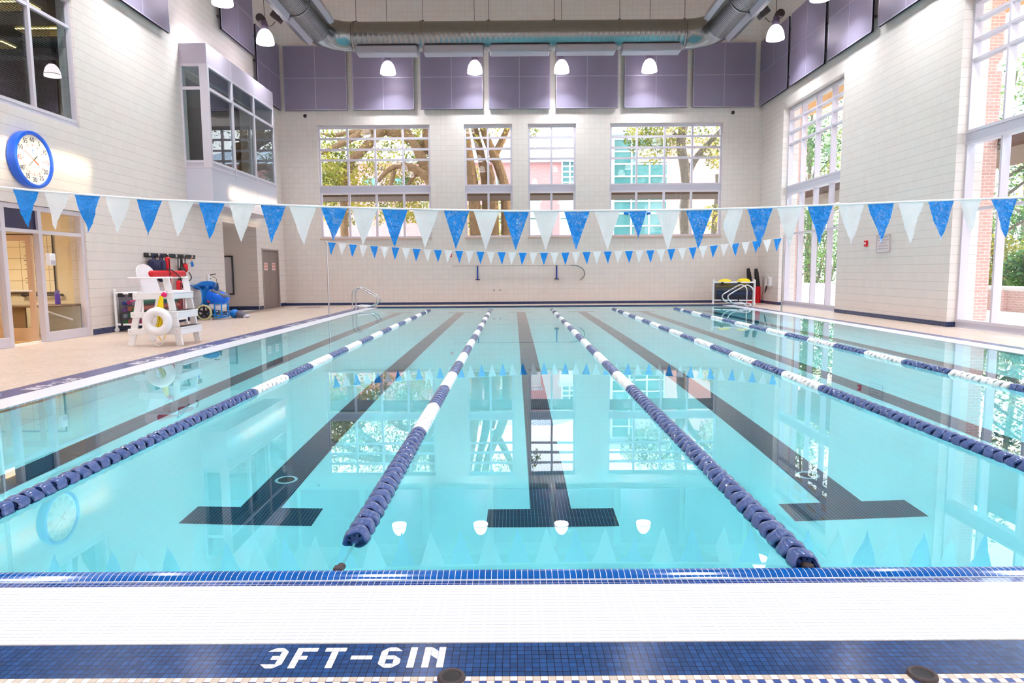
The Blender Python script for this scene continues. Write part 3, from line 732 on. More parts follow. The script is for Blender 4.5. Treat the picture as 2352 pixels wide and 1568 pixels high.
# sign and alarm on the right wall
t = thing('pool_rules_sign', 'pale framed notice on the right wall between the windows', 'sign', (XR-.015, 18.35, 1.78), -PI/2)
MB().box((-.32,-.012,0), (.32,.012,.45)).build('sign_plate', mat('sign face', srgb(226,214,214), .5), t)
MB().tube([(-.32,-.014,0),(.32,-.014,0),(.32,-.014,.45),(-.32,-.014,.45)], .012, 6, closed=True).build('sign_frame', mat('sign frame', srgb(190,180,184), .4), t)
b = MB()
for k, wd in enumerate((.24, .27, .15, .25, .26)): b.box((-wd, -.0135, .37-.075*k), (wd, -.012, .40-.075*k))
b.build('sign_lettering', mat('faint grey print', srgb(190,180,184), .6), t)
t = thing('fire_alarm_pull', 'small red fire alarm box on the right wall left of the notice', 'fire alarm', (XR-.02, 19.25, 1.95), -PI/2)
MB().bbox((-.07,-.03,0), (.07,.02,.17), .008).build('housing', M_red, t); MB().box((-.045,-.036,.07), (.045,-.03,.11)).build('pull_handle', M_white, t)
t = thing('fire_strobe', 'tiny red alarm strobe on the far wall behind the far pennants', 'fire alarm', (-2.54, YB-.03, 1.93))
MB().bbox((-.05,-.03,0), (.05,.026,.12), .006).build('wall_mount', M_red, t); MB().bbox((-.02,-.05,.03), (.02,-.03,.09), .004).build('lens', M_white, t)
# outlet pair low on the far wall
for x, lab in ((-.80, 'small grey outlet low on the far wall, left of a pair'), (-.55, 'small grey outlet low on the far wall, right of a pair')):
    t = thing('wall_outlet', lab, 'outlet', (x, YB-.006, .55), 0, 'outlets on the far wall'); MB().bbox((-.04,-.01,0), (.04,.006,.05), .003).build('cover_plate', mat('grey outlet %d' % int(x*100), (.35,.34,.34), .5), t)
# rescue hook and its brackets
t = thing('rescue_hook', "shepherd's crook rescue hook on a long pole lying along the far wall", 'rescue hook', (0, YB-.07, 0))
MB().cyl((-2.49,0,1.555), (2.3,0,1.555), .013, 8).build('pole', M_steel, t, True)
b = MB(); b.tube([(2.3,0,1.555),(2.48,0,1.553),(2.64,0,1.515),(2.78,0,1.43),(2.86,0,1.32),(2.89,0,1.22),(2.86,0,1.12),(2.79,0,1.03),(2.70,0,.96)], .016, 8); MB().cyl((-.80,.005,1.555),(-.80,.06,1.555),.02,8).build('hanger_clip', M_steel, t, True); b.build('crook', mat('green grey steel', srgb(96,120,124), .35, .6), t, True)
for x, lab in ((-1.455, 'left blue wall bracket carrying the rescue hook pole'), (1.75, 'right blue wall bracket carrying the rescue hook pole')):
    q = thing('pole_bracket', lab, 'bracket', (x, YB-.03, 1.0), 0, 'blue brackets of the rescue hook')
    MB().bbox((-.025,-.015,.02), (.025,.03,.58), .006).build('back_strap', mat('deep blue enamel %d' % int(x*10), srgb(20,60,170), .4), q)
    MB().bbox((-.09,-.05,-.01), (.09,.03,.02), .006).build('foot_plate', M_navy, q)
    MB().tube([(0,-.01,.50),(0,-.08,.50),(0,-.08,.56)], .008, 6).build('hook', M_navy, q)
# floor hatches
for (x0,x1,y0,y1), lab in zip(((-8.25,-7.35,25.75,26.45), (1.05,1.55,26.1,26.35)), ('flat mauve hatch cover in the deck near the grey double door', 'flat mauve hatch cover in the far deck below the right pole bracket')):
    t = thing('deck_hatch', lab, 'hatch', ((x0+x1)/2, (y0+y1)/2, 0), 0, 'deck hatches'); w, d = (x1-x0)/2, (y1-y0)/2
    MB().bbox((-w,-d,0), (w,d,.012), .006).build('cover', mat('mauve hatch %d' % int(x0), srgb(170,146,150), .5), t)

# ================================================================== pace clock
ck = thing('pace_clock', 'round pace clock with blue rim and seconds dial on the left wall', 'clock', (XL, 13.26, 3.52), PI/2)
# local: x along the wall (+Y hall), -y out of the wall
MX = Matrix.Rotation(PI/2, 4, 'X')      # lathe axis z -> -y
b = MB().lathe([(.50,.0),(.525,.01),(.535,.04),(.535,.155),(.53,.172),(.515,.178),(.475,.178),(.465,.170),(.463,.14)], 56, 0, MX); b.build('rim', mat('blue clock rim', srgb(0,96,226), .28, coat=.3), ck, True)
b = MB().lathe([(.0,.140),(.465,.140)], 48, 0, MX); face = b.build('dial', mat('white dial', srgb(244,240,232), .35), ck)
def text_mesh(txt, size, name, m, parent, M, align='CENTER', ext=.0):
    cu = bpy.data.curves.new(name, 'FONT'); cu.body = txt; cu.size = size; cu.align_x = align; cu.align_y = 'CENTER'; cu.extrude = ext
    o = bpy.data.objects.new(name, cu); COL.objects.link(o)
    dg = bpy.context.evaluated_depsgraph_get(); me = bpy.data.meshes.new_from_object(o.evaluated_get(dg))
    bpy.data.objects.remove(o, do_unlink=True); bpy.data.curves.remove(cu)
    me.transform(M); me.materials.clear(); me.materials.append(m)
    o = bpy.data.objects.new(name, me); COL.objects.link(o); o.parent = parent; return o
M_ink = mat('black dial print', (.02,.02,.03), .5); M_tick = mat('red dial print', srgb(220,90,90), .5); M_green = mat('green dial print', srgb(30,110,60), .5)
for k in range(1, 13):
    a = PI/2 - 2*PI*k/12; r = .375
    col = M_green if k == 1 else mat('orange dial print', srgb(200,120,60), .5) if k == 10 and False else M_tick if k in (3, 9) else M_ink
    text_mesh(str(k*5), .125, 'numeral', col, face, Matrix.Translation((r*math.cos(a), -.1425, r*math.sin(a))) @ Matrix.Rotation(PI/2, 4, 'X'), ext=.0005)
b = MB()
for k in range(60):
    a = 2*PI*k/60; w, r0 = (.006, .255) if k % 5 == 0 else (.0022, .275)
    M = MX @ Matrix.Rotation(a, 4, 'Z'); b.box((r0, -w, .1405), (.30, w, .1415), 0, M)
b.build('tick_marks', M_tick, face)
b = MB().box((-.012,-.1418,.155),(.010,-.141,.20)).box((-.004,-.1418,.13),(.012,-.141,.16)); b.build('dial_mark', M_blue2, face)
def hand(ang, L, tail, w, m, y):
    M = Matrix.Rotation(-(math.radians(ang)), 4, 'Y')
    b = MB().prism([(-w,0),(w,0),(w*.9,L),(-w*.9,L)], .003, M @ Matrix.Translation((0,y,0)) @ Matrix.Rotation(PI/2, 4, 'X'))
    b.prism([(-w*.35,-tail),(w*.35,-tail),(w*.35,0),(-w*.35,0)], .003, M @ Matrix.Translation((0,y,0)) @ Matrix.Rotation(PI/2, 4, 'X'))
    return b
hand(-122, .155, .255, .013, M_red, -.148).build('red_hand', mat('orange red hand', srgb(246,84,40), .4), face)
hand(-50, .125, .20, .010, M_green, -.155).build('green_hand', mat('dark green hand', srgb(60,80,50), .4), face)
b = MB()
for k in range(8):
    a = 2*PI*(k+.5)/8; b.blob((.497*math.cos(a), -.179, .497*math.sin(a)), .008, 8, 5)
b.build('rim_screw', M_steel, ck, True)

# ================================================================== wall brackets (phones / hose hangers)
def wall_unit(label, loc, rz, hose):
    t = thing('wall_phone', label, 'wall phone', loc, rz, 'white wall units')
    MB().bbox((-.07,-.07,0), (.07,0,.34), .02).build('housing', M_white, t)
    b = MB()
    b.tube(bend([(0,-.07,.30), (.05,-.14,.33), (.22,-.14,.33)], .04), .016, 8); b.build('handset', M_black, t, True)
    b = MB().blob((0,-.075,.2), (.025,.012,.025), 10, 6); b.build('button', M_black, t, True)
    if hose:
        b = MB().tube(bend([(.0,-.05,0),(0,-.07,-.12),(.20,-.10,-.16),(.30,-.12,-.06),(.34,-.12,.20),(.12,-.08,.26)], .08), .007, 6); b.build('cord', M_dark, t, True)
    return t
wall_unit('white wall phone with black handset above the blue cleaner cart', (XL, 20.75, .98), PI/2, True)
t = thing('wall_phone', 'white wall phone with dangling black nozzle on the right wall by the red tubes', 'wall phone', (XR, 26.35, .68), -PI/2, 'white wall units')
MB().bbox((.02,-.09,0), (.22,0,.34), .02).build('housing', M_white, t)
MB().tube(arc((-.12,-.05,.22), .16, 0, PI, 10) + [Vector((-.28,-.05,-.02)), Vector((-.22,-.05,-.10))], .02, 8).build('hanger_loop', M_white, t, True)
MB().tube([(-.20,-.06,.02), (-.24,-.08,-.16), (-.34,-.08,-.26)], [.03,.03,.012], 8).build('nozzle', M_black, t, True)

# framed notice board in the alcove
t = thing('notice_board', 'tall notice board in a black frame inside the alcove', 'notice board', (-10.55, 24.81, .58))
MB().box((-.62,-.01,0), (.35,.02,1.36)).build('board_sheet', mat('grey notice sheet', srgb(214,208,214), .6), t)
MB().tube([(-.62,-.012,0),(.35,-.012,0),(.35,-.012,1.36),(-.62,-.012,1.36)], .045, 4, closed=True).build('board_frame', M_black, t)
t = thing('door_stop_hook', 'small metal hook on the wall right of the grey double door', 'hook', (XL, 27.35, 1.28), PI/2)
MB().tube([(0,0,0),(0,-.05,0),(0,-.06,-.06)], .02, 8).build('wall_mount', M_steel, t, True)
# ================================================================== lane ropes
def float_mesh(name, m):
    """one wave-breaking disc, axis along y, .15 long"""
    b = MB(); n = 36; R0, Lh = .068, .060
    rings = []
    for y, r, ph in ((-Lh*.55, .044, 0), (-Lh*.78, .057, 0), (-Lh*.66, .065, 0), (0, R0*1.05, .5), (Lh*.66, .065, 1), (Lh*.78, .057, 1), (Lh*.55, .044, 1)):
        ring = []
        for k in range(n):
            a = 2*PI*k/n
            wob = .011*math.sin(4*a)
            ring.append((r*math.cos(a), y + wob, r*math.sin(a)))
        rings.append(ring)
    vs = [v for r in rings for v in r]; fs = []
    for i in range(len(rings)-1):
        for k in range(n): fs.append((i*n+k, i*n+(k+1)%n, (i+1)*n+(k+1)%n, (i+1)*n+k))
    b.add(vs, fs)
    for k in range(8):      # spokes to the hub, leaving round holes between
        a = 2*PI*k/8+.2; M = Matrix.Rotation(a, 4, 'Y'); b.box((.012, -.025, -.009), (.058, .025, .009), 0, M)
    b.lathe([(.0,-.056),(.016,-.056),(.016,.056),(0,.056)], 10, 0, Matrix.Rotation(PI/2, 4, 'X'))
    return b.mesh(name, m, True)
FB, FW_ = float_mesh('blue_float', M_floatb), float_mesh('white_float', M_floatw)
PITCHF = .117
def lane_rope(x, label, y0, first, y1=23.6):
    t = thing('lane_rope', label, 'lane rope', (x, 0, -.014), 0, 'lane ropes across the pool')
    MB().tube([(0, PY0+.01, .0), (0, 12, -.012), (0, PY1-.01, .0)], .006, 6).build('cable', M_cable, t)
    MB().cyl((0, PY0+.005, 0), (0, PY0+.07, 0), .022, 10).bbox((-.02, PY0-.01, -.02), (.02, PY0+.03, .03), .006).build('anchor_hook', M_dark, t, True)
    ys = []; y = y0
    while y < y1: ys.append(y); y += PITCHF
    rest = {0: MB(), 1: MB()}
    for i, y in enumerate(ys):
        blue = y < first or int((y-first)/(PITCHF*9)) % 2 == 1 or y > y1-.9
        me = FB if blue else FW_
        if i < 100:
            o = bpy.data.objects.new('blue_float' if blue else 'white_float', me); COL.objects.link(o); o.parent = t
            o.location = (0, y, 0); o.rotation_euler = (0, .39*i + x, 0)
        else:
            M = Matrix.Translation((0, y, 0)) @ Matrix.Rotation(.39*i, 4, 'Y')
            rest[1 if blue else 0].add([v.co for v in me.vertices], [tuple(p.vertices) for p in me.polygons], 0, M)
    for k, nm, m in ((0, 'white_float_run', M_floatw), (1, 'blue_float_run', M_floatb)):
        o = rest[k].build(nm, m, t, True); o['kind'] = 'stuff'
    return t
lane_rope(ROPES[0], 'blue and white lane rope nearest the lifeguard chair', 3.05, 7.57)
lane_rope(ROPES[1], 'blue and white lane rope left of the middle lane, hooked to the near rim', 3.34, 5.67)
lane_rope(ROPES[2], 'blue and white lane rope right of the middle lane reaching the near rim', 3.03, 7.66)
lane_rope(ROPES[3], 'blue and white lane rope second from the right side of the pool', 3.05, 7.55)
lane_rope(ROPES[4], 'blue and white lane rope nearest the tall right windows', 3.05, 7.55)

# ================================================================== pennant strings
def pennant(pa, pb, pt, m, parent, name, side=None):
    """triangle hanging from pa-pb with the tip pt, gently buckled vinyl"""
    pa, pb, pt = Vector(pa), Vector(pb), Vector(pt); n = 8; vs = []; fs = []
    s1, s2, s3 = random.uniform(0,6), random.uniform(0,6), random.uniform(.5,1)
    for i in range(n+1):
        v = i/n
        for j in range(n-i+1):
            u = j/(n-i) if n > i else .5
            L = pa.lerp(pt, v); Rr = pb.lerp(pt, v)
            if side is not None:
                L = pa.lerp(side, v/.45) if v < .45 else side.lerp(pt, (v-.45)/.55)
            p = L.lerp(Rr, u)
            amp = .012*min(1, v*3)
            d = amp*(math.sin(9*u*s3 + s1 + 3*v) + math.sin(7*v + s2 + 2*u)) + .006*math.sin(23*v+5*u+s1)*min(1, 3*v)
            p = p + Vector((0, d, 0)); vs.append(p)
    idx = lambda i, j: sum(n-k+1 for k in range(i)) + j
    for i in range(n):
        for j in range(n-i):
            fs.append((idx(i,j), idx(i+1,j), idx(i,j+1)))
            if j < n-i-1: fs.append((idx(i,j+1), idx(i+1,j), idx(i+1,j+1)))
    b = MB().add(vs, fs)
    o = b.build(name, m, parent, 'all'); return o
NF = [(28,89,64,523),(101,161,127,529),(170,231,204,535),(241,302,271,539),(313,373,339.5,544),(385,446,407,545),(456,517,481,550),(525,588,553,556),(598,657,623.5,558),(663,727,698,562),(737,798,765.5,555),(807,868,833.5,563.6),(876,937.5,906,567.5),(947,1009,976.5,570),(1018.6,1079,1047,572.6),(1087,1147,1115.7,574),(1155.5,1216,1184.5,575),(1224,1285.6,1253,575),(1295,1355,1323,575),(1364,1424.5,1395.6,574.5),(1442.7,1486,1466.6,547),(1505,1564,1534,572.6),(1575,1637,1604,571),(1674,1708,1680.4,570.6),(1716,1776,1744,570),(1783.6,1842.5,1814.5,568),(1854,1913.7,1883,563),(1924,1986,1954,564),(1992,2054,2025,561),(2062,2124,2091,559),(2131,2192,2161,555),(2204,2256,2228,539),(2275.6,2336.5,2308,546)]
CY = [(-60,425),(0,432),(100,442),(340,460),(480,466),(640,473),(800,479),(1000,484),(1200,487),(1400,486),(1600,483.5),(1750,479.5),(1900,473),(2050,467),(2200,461),(2352,456),(2450,452)]
def cordy(px):
    for (a, ya), (c, yc) in zip(CY[:-1], CY[1:]):
        if a <= px <= c: return ya + (yc-ya)*(px-a)/(c-a)
    return CY[-1][1]
NYP = PY0 + 4.572
st = thing('pennant_string', 'large blue and white backstroke pennants strung across the near pool on a white cord', 'pennant string', (0, 0, 0), 0, 'backstroke pennant strings')
cpts = [Vector((-5.79, NYP, 2.32))] + [atY(px, cordy(px)-2.5, NYP) for px in range(-10, 2400, 60)] + [Vector((8.24, NYP, 2.36))]
MB().tube(cpts, .011, 8).build('cord', mat('white pennant cord', srgb(250,250,255), .4), st, True)
for i, (a, c, tx, ty) in enumerate(NF):
    blue = i % 2 == 0
    side = atY(1659, 518, NYP) if i == 23 else None
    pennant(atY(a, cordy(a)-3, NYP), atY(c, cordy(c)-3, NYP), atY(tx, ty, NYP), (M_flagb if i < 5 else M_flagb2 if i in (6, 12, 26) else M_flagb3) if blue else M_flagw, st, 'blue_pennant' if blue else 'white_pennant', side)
b = MB()
for p, q in (((1433,489),(1444,491)), ((1485,491),(1494,489))): b.tube([atY(*p, NYP), atY(*q, NYP)], .014, 6)
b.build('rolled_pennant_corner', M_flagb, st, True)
FY = PY0 + 18.29
s2 = thing('pennant_string', 'smaller looking blue and white pennants strung across the far end of the pool', 'pennant string', (0,0,0), 0, 'backstroke pennant strings')
FC = [(752,556),(800,561),(850,565),(905,568),(955,571.5),(1000,574),(1100,578),(1200,580.5),(1290,580.5),(1390,577.5),(1490,575.5),(1590,568.5),(1640,564),(1700,558),(1740,553.5),(1795,547.5),(1806,546)]
def fcy(px):
    for (a, ya), (c, yc) in zip(FC[:-1], FC[1:]):
        if a <= px <= c: return ya + (yc-ya)*(px-a)/(c-a)
    return FC[-1][1]
LPX, RPX = -5.78, 8.36
cp = [Vector((LPX+.04, FY, 2.27))] + [atY(px, fcy(px)-.6, FY) for px in range(756, 1800, 22)] + [Vector((RPX-.04, FY, 2.32))]
MB().tube(cp, .006, 6).build('cord', MATS['white pennant cord'], s2, True)
i = 0; px = 762.0
while px < 1790:
    a, c = px-9.4, px+9.4; blue = i % 2 == 0
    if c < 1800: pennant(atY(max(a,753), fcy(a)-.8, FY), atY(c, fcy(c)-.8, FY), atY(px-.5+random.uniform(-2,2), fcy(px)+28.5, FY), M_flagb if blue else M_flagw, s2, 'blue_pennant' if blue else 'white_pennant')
    px += 24.38; i += 1
def post(x, y, h, lab):
    t = thing('pennant_post', lab, 'post', (x, y, 0), 0, 'stanchions of the pennants')
    MB().cyl((0,0,0), (0,0,h), .024, 14).build('pole', M_steel, t, True)
    MB().lathe([(.06,0),(.06,.012),(.03,.02),(.027,.06)], 18).build('base_collar', M_steel, t, True)
    MB().blob((0,0,h), (.028,.028,.02), 10, 6).tube(arc((0,.0,h-.02), .03, 0, 2*PI, 10, 'yz'), .006, 6).build('cord_eye', M_steel, t, True)
post(LPX, FY, 2.30, 'slim steel pennant post on the left pool edge'); post(RPX, FY, 2.35, 'slim steel pennant post on the right pool edge')
post(-5.83, NYP, 2.35, 'steel pennant post just outside the left of the picture'); post(8.28, NYP, 2.39, 'steel pennant post just outside the right of the picture')

# ================================================================== grab rails
def rail(label, x, sgn, ys):
    t = thing('grab_rail', label, 'pool rail', (x, 0, 0), 0, 'stainless pool grab rails')
    for y in ys:
        pts = bend([(0,y,0), (0,y,.68), (sgn*.22,y,.82), (sgn*.95,y,.40), (sgn*.72,y,.12), (sgn*.12,y,.16), (sgn*.02,y,.0)], .17, 6)
        MB().tube(pts, .022, 10).build('rail_tube', M_steel, t, True)
        MB().lathe([(.05,.0),(.05,.01),(.026,.022)], 16, 0, Matrix.Translation((0,y,0))).build('escutcheon', M_steel, t, True)
rail('pair of stainless grab rails beside the left flag post, arching over the pool', -5.72, 1, (24.1, 24.65))
rail('pair of stainless grab rails in front of the white bin at the right', 8.43, -1, (24.0, 24.65))

# ================================================================== lifeguard chair
ch = thing('lifeguard_chair', 'tall white lifeguard chair with steps on the left deck', 'lifeguard chair', (-6.69, 12.97, 0))
W = .36
def plank(p, q, w, d, name, m=M_white):
    """board from p to q, w along local side, d thick"""
    p, q = Vector(p), Vector(q); t = (q-p); L = t.length; t.normalize()
    s = Vector((0,1,0)) if abs(t.y) < .8 else Vector((1,0,0)); n = t.cross(s).normalized(); s = n.cross(t)
    M = Matrix((s, n, t)).transposed().to_4x4(); M.translation = p
    b = MB().bbox((-w/2, -d/2, 0), (w/2, d/2, L), .006, 0, M); return b.build(name, m, ch)
for sy in (-1, 1):
    y = sy*W
    plank((-.46,y,0), (-.22,y,1.0), .045, .12, 'leg'); plank((.46,y,0), (.26,y,1.28), .045, .12, 'leg')
    plank((-.49,y*1.06,.27), (.50,y*1.06,.27), .03, .11, 'side_rail'); plank((-.42,y*1.06,.58), (.44,y*1.06,.58), .03, .11, 'side_rail')
    plank((-.36,y*1.06,.92), (.40,y*1.06,.94), .03, .12, 'side_rail')
    M = Matrix.Translation((0, y, 1.25)); b = MB().bbox((-.42,-.07,0), (.32,.07,.03), .012, 0, M); b.build('armrest', M_white, ch)
for x, z in ((.40, .32), (.34, .62)):
    MB().bbox((x-.06,-W-.05,z), (x+.13,W+.05,z+.03), .006).build('step_tread', M_white, ch)
    MB().bbox((x+.09,-W-.05,z-.11), (x+.12,W+.05,z), .006).build('step_riser', M_white, ch)
    MB().bbox((x-.05,-W-.03,z+.031), (x+.12,W+.03,z+.036), .002).build('grip_strip', M_black, ch)
MB().bbox((-.02,-W-.05,.97), (.40,W+.05,1.0), .006).build('footrest', M_white, ch)
MB().bbox((.36,-W-.05,.87), (.39,W+.05,.97), .006).build('front_apron', M_white, ch)
MB().bbox((-.30,-.30,.90), (.16,.30,.93), .006).build('seat', M_white, ch)
pr = [(-.31,0)] + [(.31,0)] + [(.31,.44)] + [(.31*math.cos(a), .44+.20*math.sin(a)) for a in [PI*k/14 for k in range(1,14)]] + [(-.31,.44)]
M = Matrix.Translation((-.20,0,.90)) @ Matrix.Rotation(-.26, 4, 'Y') @ Matrix.Rotation(PI/2, 4, 'Z') @ Matrix.Rotation(PI/2, 4, 'X')
MB().prism(pr, .028, M).build('backrest', M_white, ch)
b = MB()
for x, z in ((-.44,.27), (.42,.27), (-.37,.58), (.38,.58), (-.31,.92)): b.blob((x, -W*1.06-.017, z), (.011,.006,.011), 8, 5)
b.build('bolt_head', M_steel, ch, True)
MB().tube([(.30,-.385,.98), (.30,-.42,.98), (.30,-.44,1.03)], .008, 6).build('rope_hook', M_steel, ch)
# rescue tube on the arms
rt = thing('rescue_tube', 'red rescue tube with a black strap lying across the arms of the lifeguard chair', 'rescue tube', (-6.61, 13.03, 1.345), math.radians(82))
b = MB()
pts = [(-.50,0,0), (-.47,0,0), (.47,0,0), (.50,0,0)]
b.bbox((-.50,-.055,-.062), (.52,.055,.055), .03); b.build('foam_body', M_red, rt, True)
MB().tube([(-.5,-.052,.02),(.5,-.052,.02)], .012, 6).build('edge_fold', M_red, rt, True)
MB().tube([(x, .058*math.cos(a)*1.05, -.003+.066*math.sin(a)) for x in (0,) for a in [2*PI*k/14 for k in range(14)]], .012, 4, closed=True).build('webbing_band', M_black, rt)
MB().tube(bend([(-.02,-.06,.05),(-.06,-.07,.09),(.10,-.09,.03),(.26,-.10,-.10),(.50,-.12,-.16),(.62,-.10,-.08),(.60,-.05,.02)], .08), .011, 6).build('shoulder_strap', M_black, rt, True)
# life ring
lr = thing('life_ring', 'white life ring hanging on the side of the lifeguard chair', 'life ring', (-6.52, 12.40, .47))
MB().tube(arc((0,0,0), .185, 0, 2*PI*(1-1/40), 39), .080, 16, closed=True).build('ring_body', M_white, lr, True)
MB().tube([(-.12,.0,-.24),(-.11,-.02,-.34),(-.06,-.02,-.42),(.0,-.02,-.445),(.07,-.02,-.41),(.10,-.02,-.33),(.10,0,-.24)], .009, 6).build('grab_line', M_cable, lr, True)
# yellow throw rope
yr = thing('throw_rope', 'coiled yellow throw rope hanging through the white life ring', 'rope', (-6.52, 12.525, 0))
b = MB()
for k in range(7):
    x = -.045+.014*k; dy = .03*math.sin(k*2.1)
    b.tube(bend([(x*.5+.02,.02+dy*.2,.93), (x-.02,dy*.5,.70), (x*1.2,.0+dy,.50), (x*1.7-.02,dy-.06,.33), (x*1.6+.02,dy-.06,.30), (x*1.2+.03,dy,.50), (x+.01,.0,.72), (x*.5+.03,.02,.93)], .06, 3), .009, 6)
b.build('rope_coil', M_yellow, yr, True)
MB().tube(bend([(.02,-.09,.32),(-.02,-.09,.18),(.05,-.09,.10),(.11,-.09,.18),(.10,-.09,.32)], .05), .008, 6).build('loose_loop', mat('faded yellow rope', srgb(244,204,70), .6), yr, True)
MB().tube([(.02,.02,.93),(.06,.05,1.00)], .014, 6).blob((.075,.02,.955), (.055,.03,.045), 12, 8).build('pink_toggle', mat('pink float', srgb(232,10,110), .4), yr, True)

# ================================================================== mesh bins
M_mesh = glass_mat('black net', (.62,.62,.64), .05, .05, .6)
def mesh_bin(label, loc, rz, L, D, H, net=None):
    t = thing('storage_bin', label, 'storage bin', loc, rz, 'white pipe storage bins'); r = .028
    for x in (0, L):
        for y in (0, D):
            MB().cyl((x,y,.07), (x,y,H), r, 12).blob((x,y,H), (r*1.15,r*1.15,r), 10, 6).build('corner_post', M_pvc, t, True)
            MB().lathe([(0,-.02),(.05,-.02),(.05,.02),(0,.02)], 14, 0, Matrix.Translation((x,y,.05)) @ Matrix.Rotation(PI/2,4,'X')).build('caster', M_pvc, t, True)
    for z in (.17, H-.08):
        for a, c in (((0,0,z),(L,0,z)), ((L,0,z),(L,D,z)), ((L,D,z),(0,D,z)), ((0,D,z),(0,0,z))): MB().cyl(a, c, r*.85, 10).build('rail', M_pvc, t, True)
    i = .05
    b = MB(); z0, z1 = .13, H-.10
    for a, c in (((i,i),(L-i,i)), ((L-i,i),(L-i,D-i)), ((L-i,D-i),(i,D-i)), ((i,D-i),(i,i))): b.quad((*a,z0),(*c,z0),(*c,z1),(*a,z1))
    b.quad((i,i,z0),(L-i,i,z0),(L-i,D-i,z0),(i,D-i,z0)); b.build('net_bag', net or M_mesh, t)
    b = MB()
    for x in (L*.22, L*.62): b.box((x-.02,-.03,z0-.01), (x+.02,i,z0+.08)); b.box((x-.05,-.034,z1-.06), (x+.06,i,z1+.03))
    b.build('net_strap', M_black, t)
    return t
LBX, LBY = -9.22, 15.72
mesh_bin('white pipe bin with black net full of pool noodles behind the lifeguard chair', (LBX, LBY, 0), 0, .62, 2.1, .97)
cols = [srgb(40,160,70), srgb(216,120,110), srgb(60,90,200), srgb(220,60,130), srgb(190,200,220), srgb(30,120,90), srgb(200,110,140), srgb(60,130,80), srgb(150,90,190), srgb(230,130,90)]
nn = ['green','salmon','blue','pink','pale grey','sea green','rose','leaf green','violet','orange']
nmats = [mat(nn[k]+' foam', cols[k], .8) for k in range(10)]
for k in range(16):
    c = k % 10; col = k % 4; row = k // 4
    x = LBX+.13+.115*col+random.uniform(-.01,.01); z = .215+.145*row+(.02 if col % 2 else 0)
    t = thing('pool_noodle', nn[c]+' foam noodle in the net bin, %s row' % ('lowest','second','third','top')[row] + (', beside the wall' if col == 0 else ', toward the pool' if col == 3 else ', left of the middle' if col == 1 else ', right of the middle'), 'pool noodle', (x, LBY+.12, z), 0, 'foam noodles in the net bin')
    MB().tube([(0,0,0),(.0,.6,.01),(0,1.2,.0),(0,1.85,.0)], .05, 12).build('foam_stick', nmats[c], t, True)
# right bin, turned a little
RA = math.radians(-17)
rb = mesh_bin('white pipe bin with yellow and blue gear at the right end of the far deck', (7.64, 26.12, 0), RA, 1.50, .80, .93, glass_mat('dense black net', (.40,.40,.42), .05, .05, .6))
RM = Matrix.Translation((7.64, 26.12, 0)) @ Matrix.Rotation(RA, 4, 'Z')
def inbin(x, y, z): return RM @ Vector((x, y, z))
M_yel2 = mat('yellow float foam', srgb(240,216,20), .6)
for k, (x, y, z, lab) in enumerate(((.42,.40,.85,'rounded yellow float heaped on the left of the right hand bin'), (1.10,.40,.87,'rounded yellow float heaped on the right of the right hand bin'))):
    t = thing('yellow_float', lab, 'float', inbin(x,y,z), RA, 'yellow floats in the bin'); MB().blob((0,0,0), (.26,.28,.13), 16, 8, rough=.04).build('float_body', M_yel2, t, True)
for k, (z, m, lab) in enumerate(((.24, mat('navy mat', srgb(20,40,96), .6), 'navy exercise mat at the bottom of the right hand bin'), (.42, mat('blue mat', srgb(30,90,160), .6), 'mid blue exercise mat lying on the navy mat in the right hand bin'), (.58, mat('grey mat', srgb(150,150,164), .6), 'grey exercise mat above the blue one in the right hand bin'), (.665, mat('olive mat', srgb(160,140,20), .6), 'olive yellow mat on top of the grey one in the right hand bin'))):
    t = thing('exercise_mat', lab, 'mat', inbin(.75,.40,z), RA, 'mats in the bin'); hz = .085 if k < 2 else .06 if k == 2 else .022
    MB().bbox((-.65,-.30,-hz), (.65,.30,hz), .03).build('mat_roll', m, t, True)
for k, (x, y, h, lab) in enumerate(((9.50, 27.40, 1.42, 'black and red rescue tube standing in the far right corner, left of two'), (9.69, 27.1, 1.40, 'black and red rescue tube standing in the far right corner, right of two'))):
    t = thing('standing_tube', lab, 'rescue tube', (x, y, 0), .3*k, 'rescue tubes in the corner')
    MB().tube([(0,0,.005),(0,0,.66)], [.13,.115], 14).build('red_sleeve', M_red, t, True)
    MB().tube([(0,0,.66),(-.08,0,1.22)], [.10,.085], 12).build('black_sleeve', M_black, t, True)
    MB().tube([(-.08,0,1.22),(-.11,0,h-.04)], [.08,.06], 10).build('handle_grip', M_black, t, True)
    MB().tube(arc((-.11,0,h-.02), .05, 0, PI, 8), .008, 6).build('grip_ring', M_steel, t, True)

# ================================================================== blue pool cleaner on its cart
cc = thing('pool_cleaner_cart', 'bright blue pool cleaner machine on a two wheeled cart by the left wall', 'pool cleaner', (-8.62, 19.85, 0))
s_ = .0127      # one picture pixel at this distance is 1.27 cm
def wheel(x, y, r, w):
    MX2 = Matrix.Translation((x, y, r)) @ Matrix.Rotation(PI/2, 4, 'X')
    b = MB(); b.lathe([(r*.80,-w),(r*.9,-w),(r,-w*.6),(r,w*.6),(r*.9,w),(r*.80,w),(r*.80,-w)], 32, 0, MX2); t = b.build('tyre', mat('pale green tyre', srgb(206,208,160), .6), cc, True)
    b = MB(); b.lathe([(r*.80,-w*.7),(r*.80,w*.7),(r*.68,w*.7),(r*.68,-w*.7),(r*.80,-w*.7)], 32, 0, MX2)
    for k in range(5):
        M = MX2 @ Matrix.Rotation(2*PI*k/5+.3, 4, 'Z'); b.box((.02,-.030,-w*.5), (r*.72,.030,w*.5), 0, M)
    b.lathe([(0,-w),(r*.2,-w),(r*.2,w),(0,w)], 14, 0, MX2); b.build('wheel_hub', M_black, cc, True)
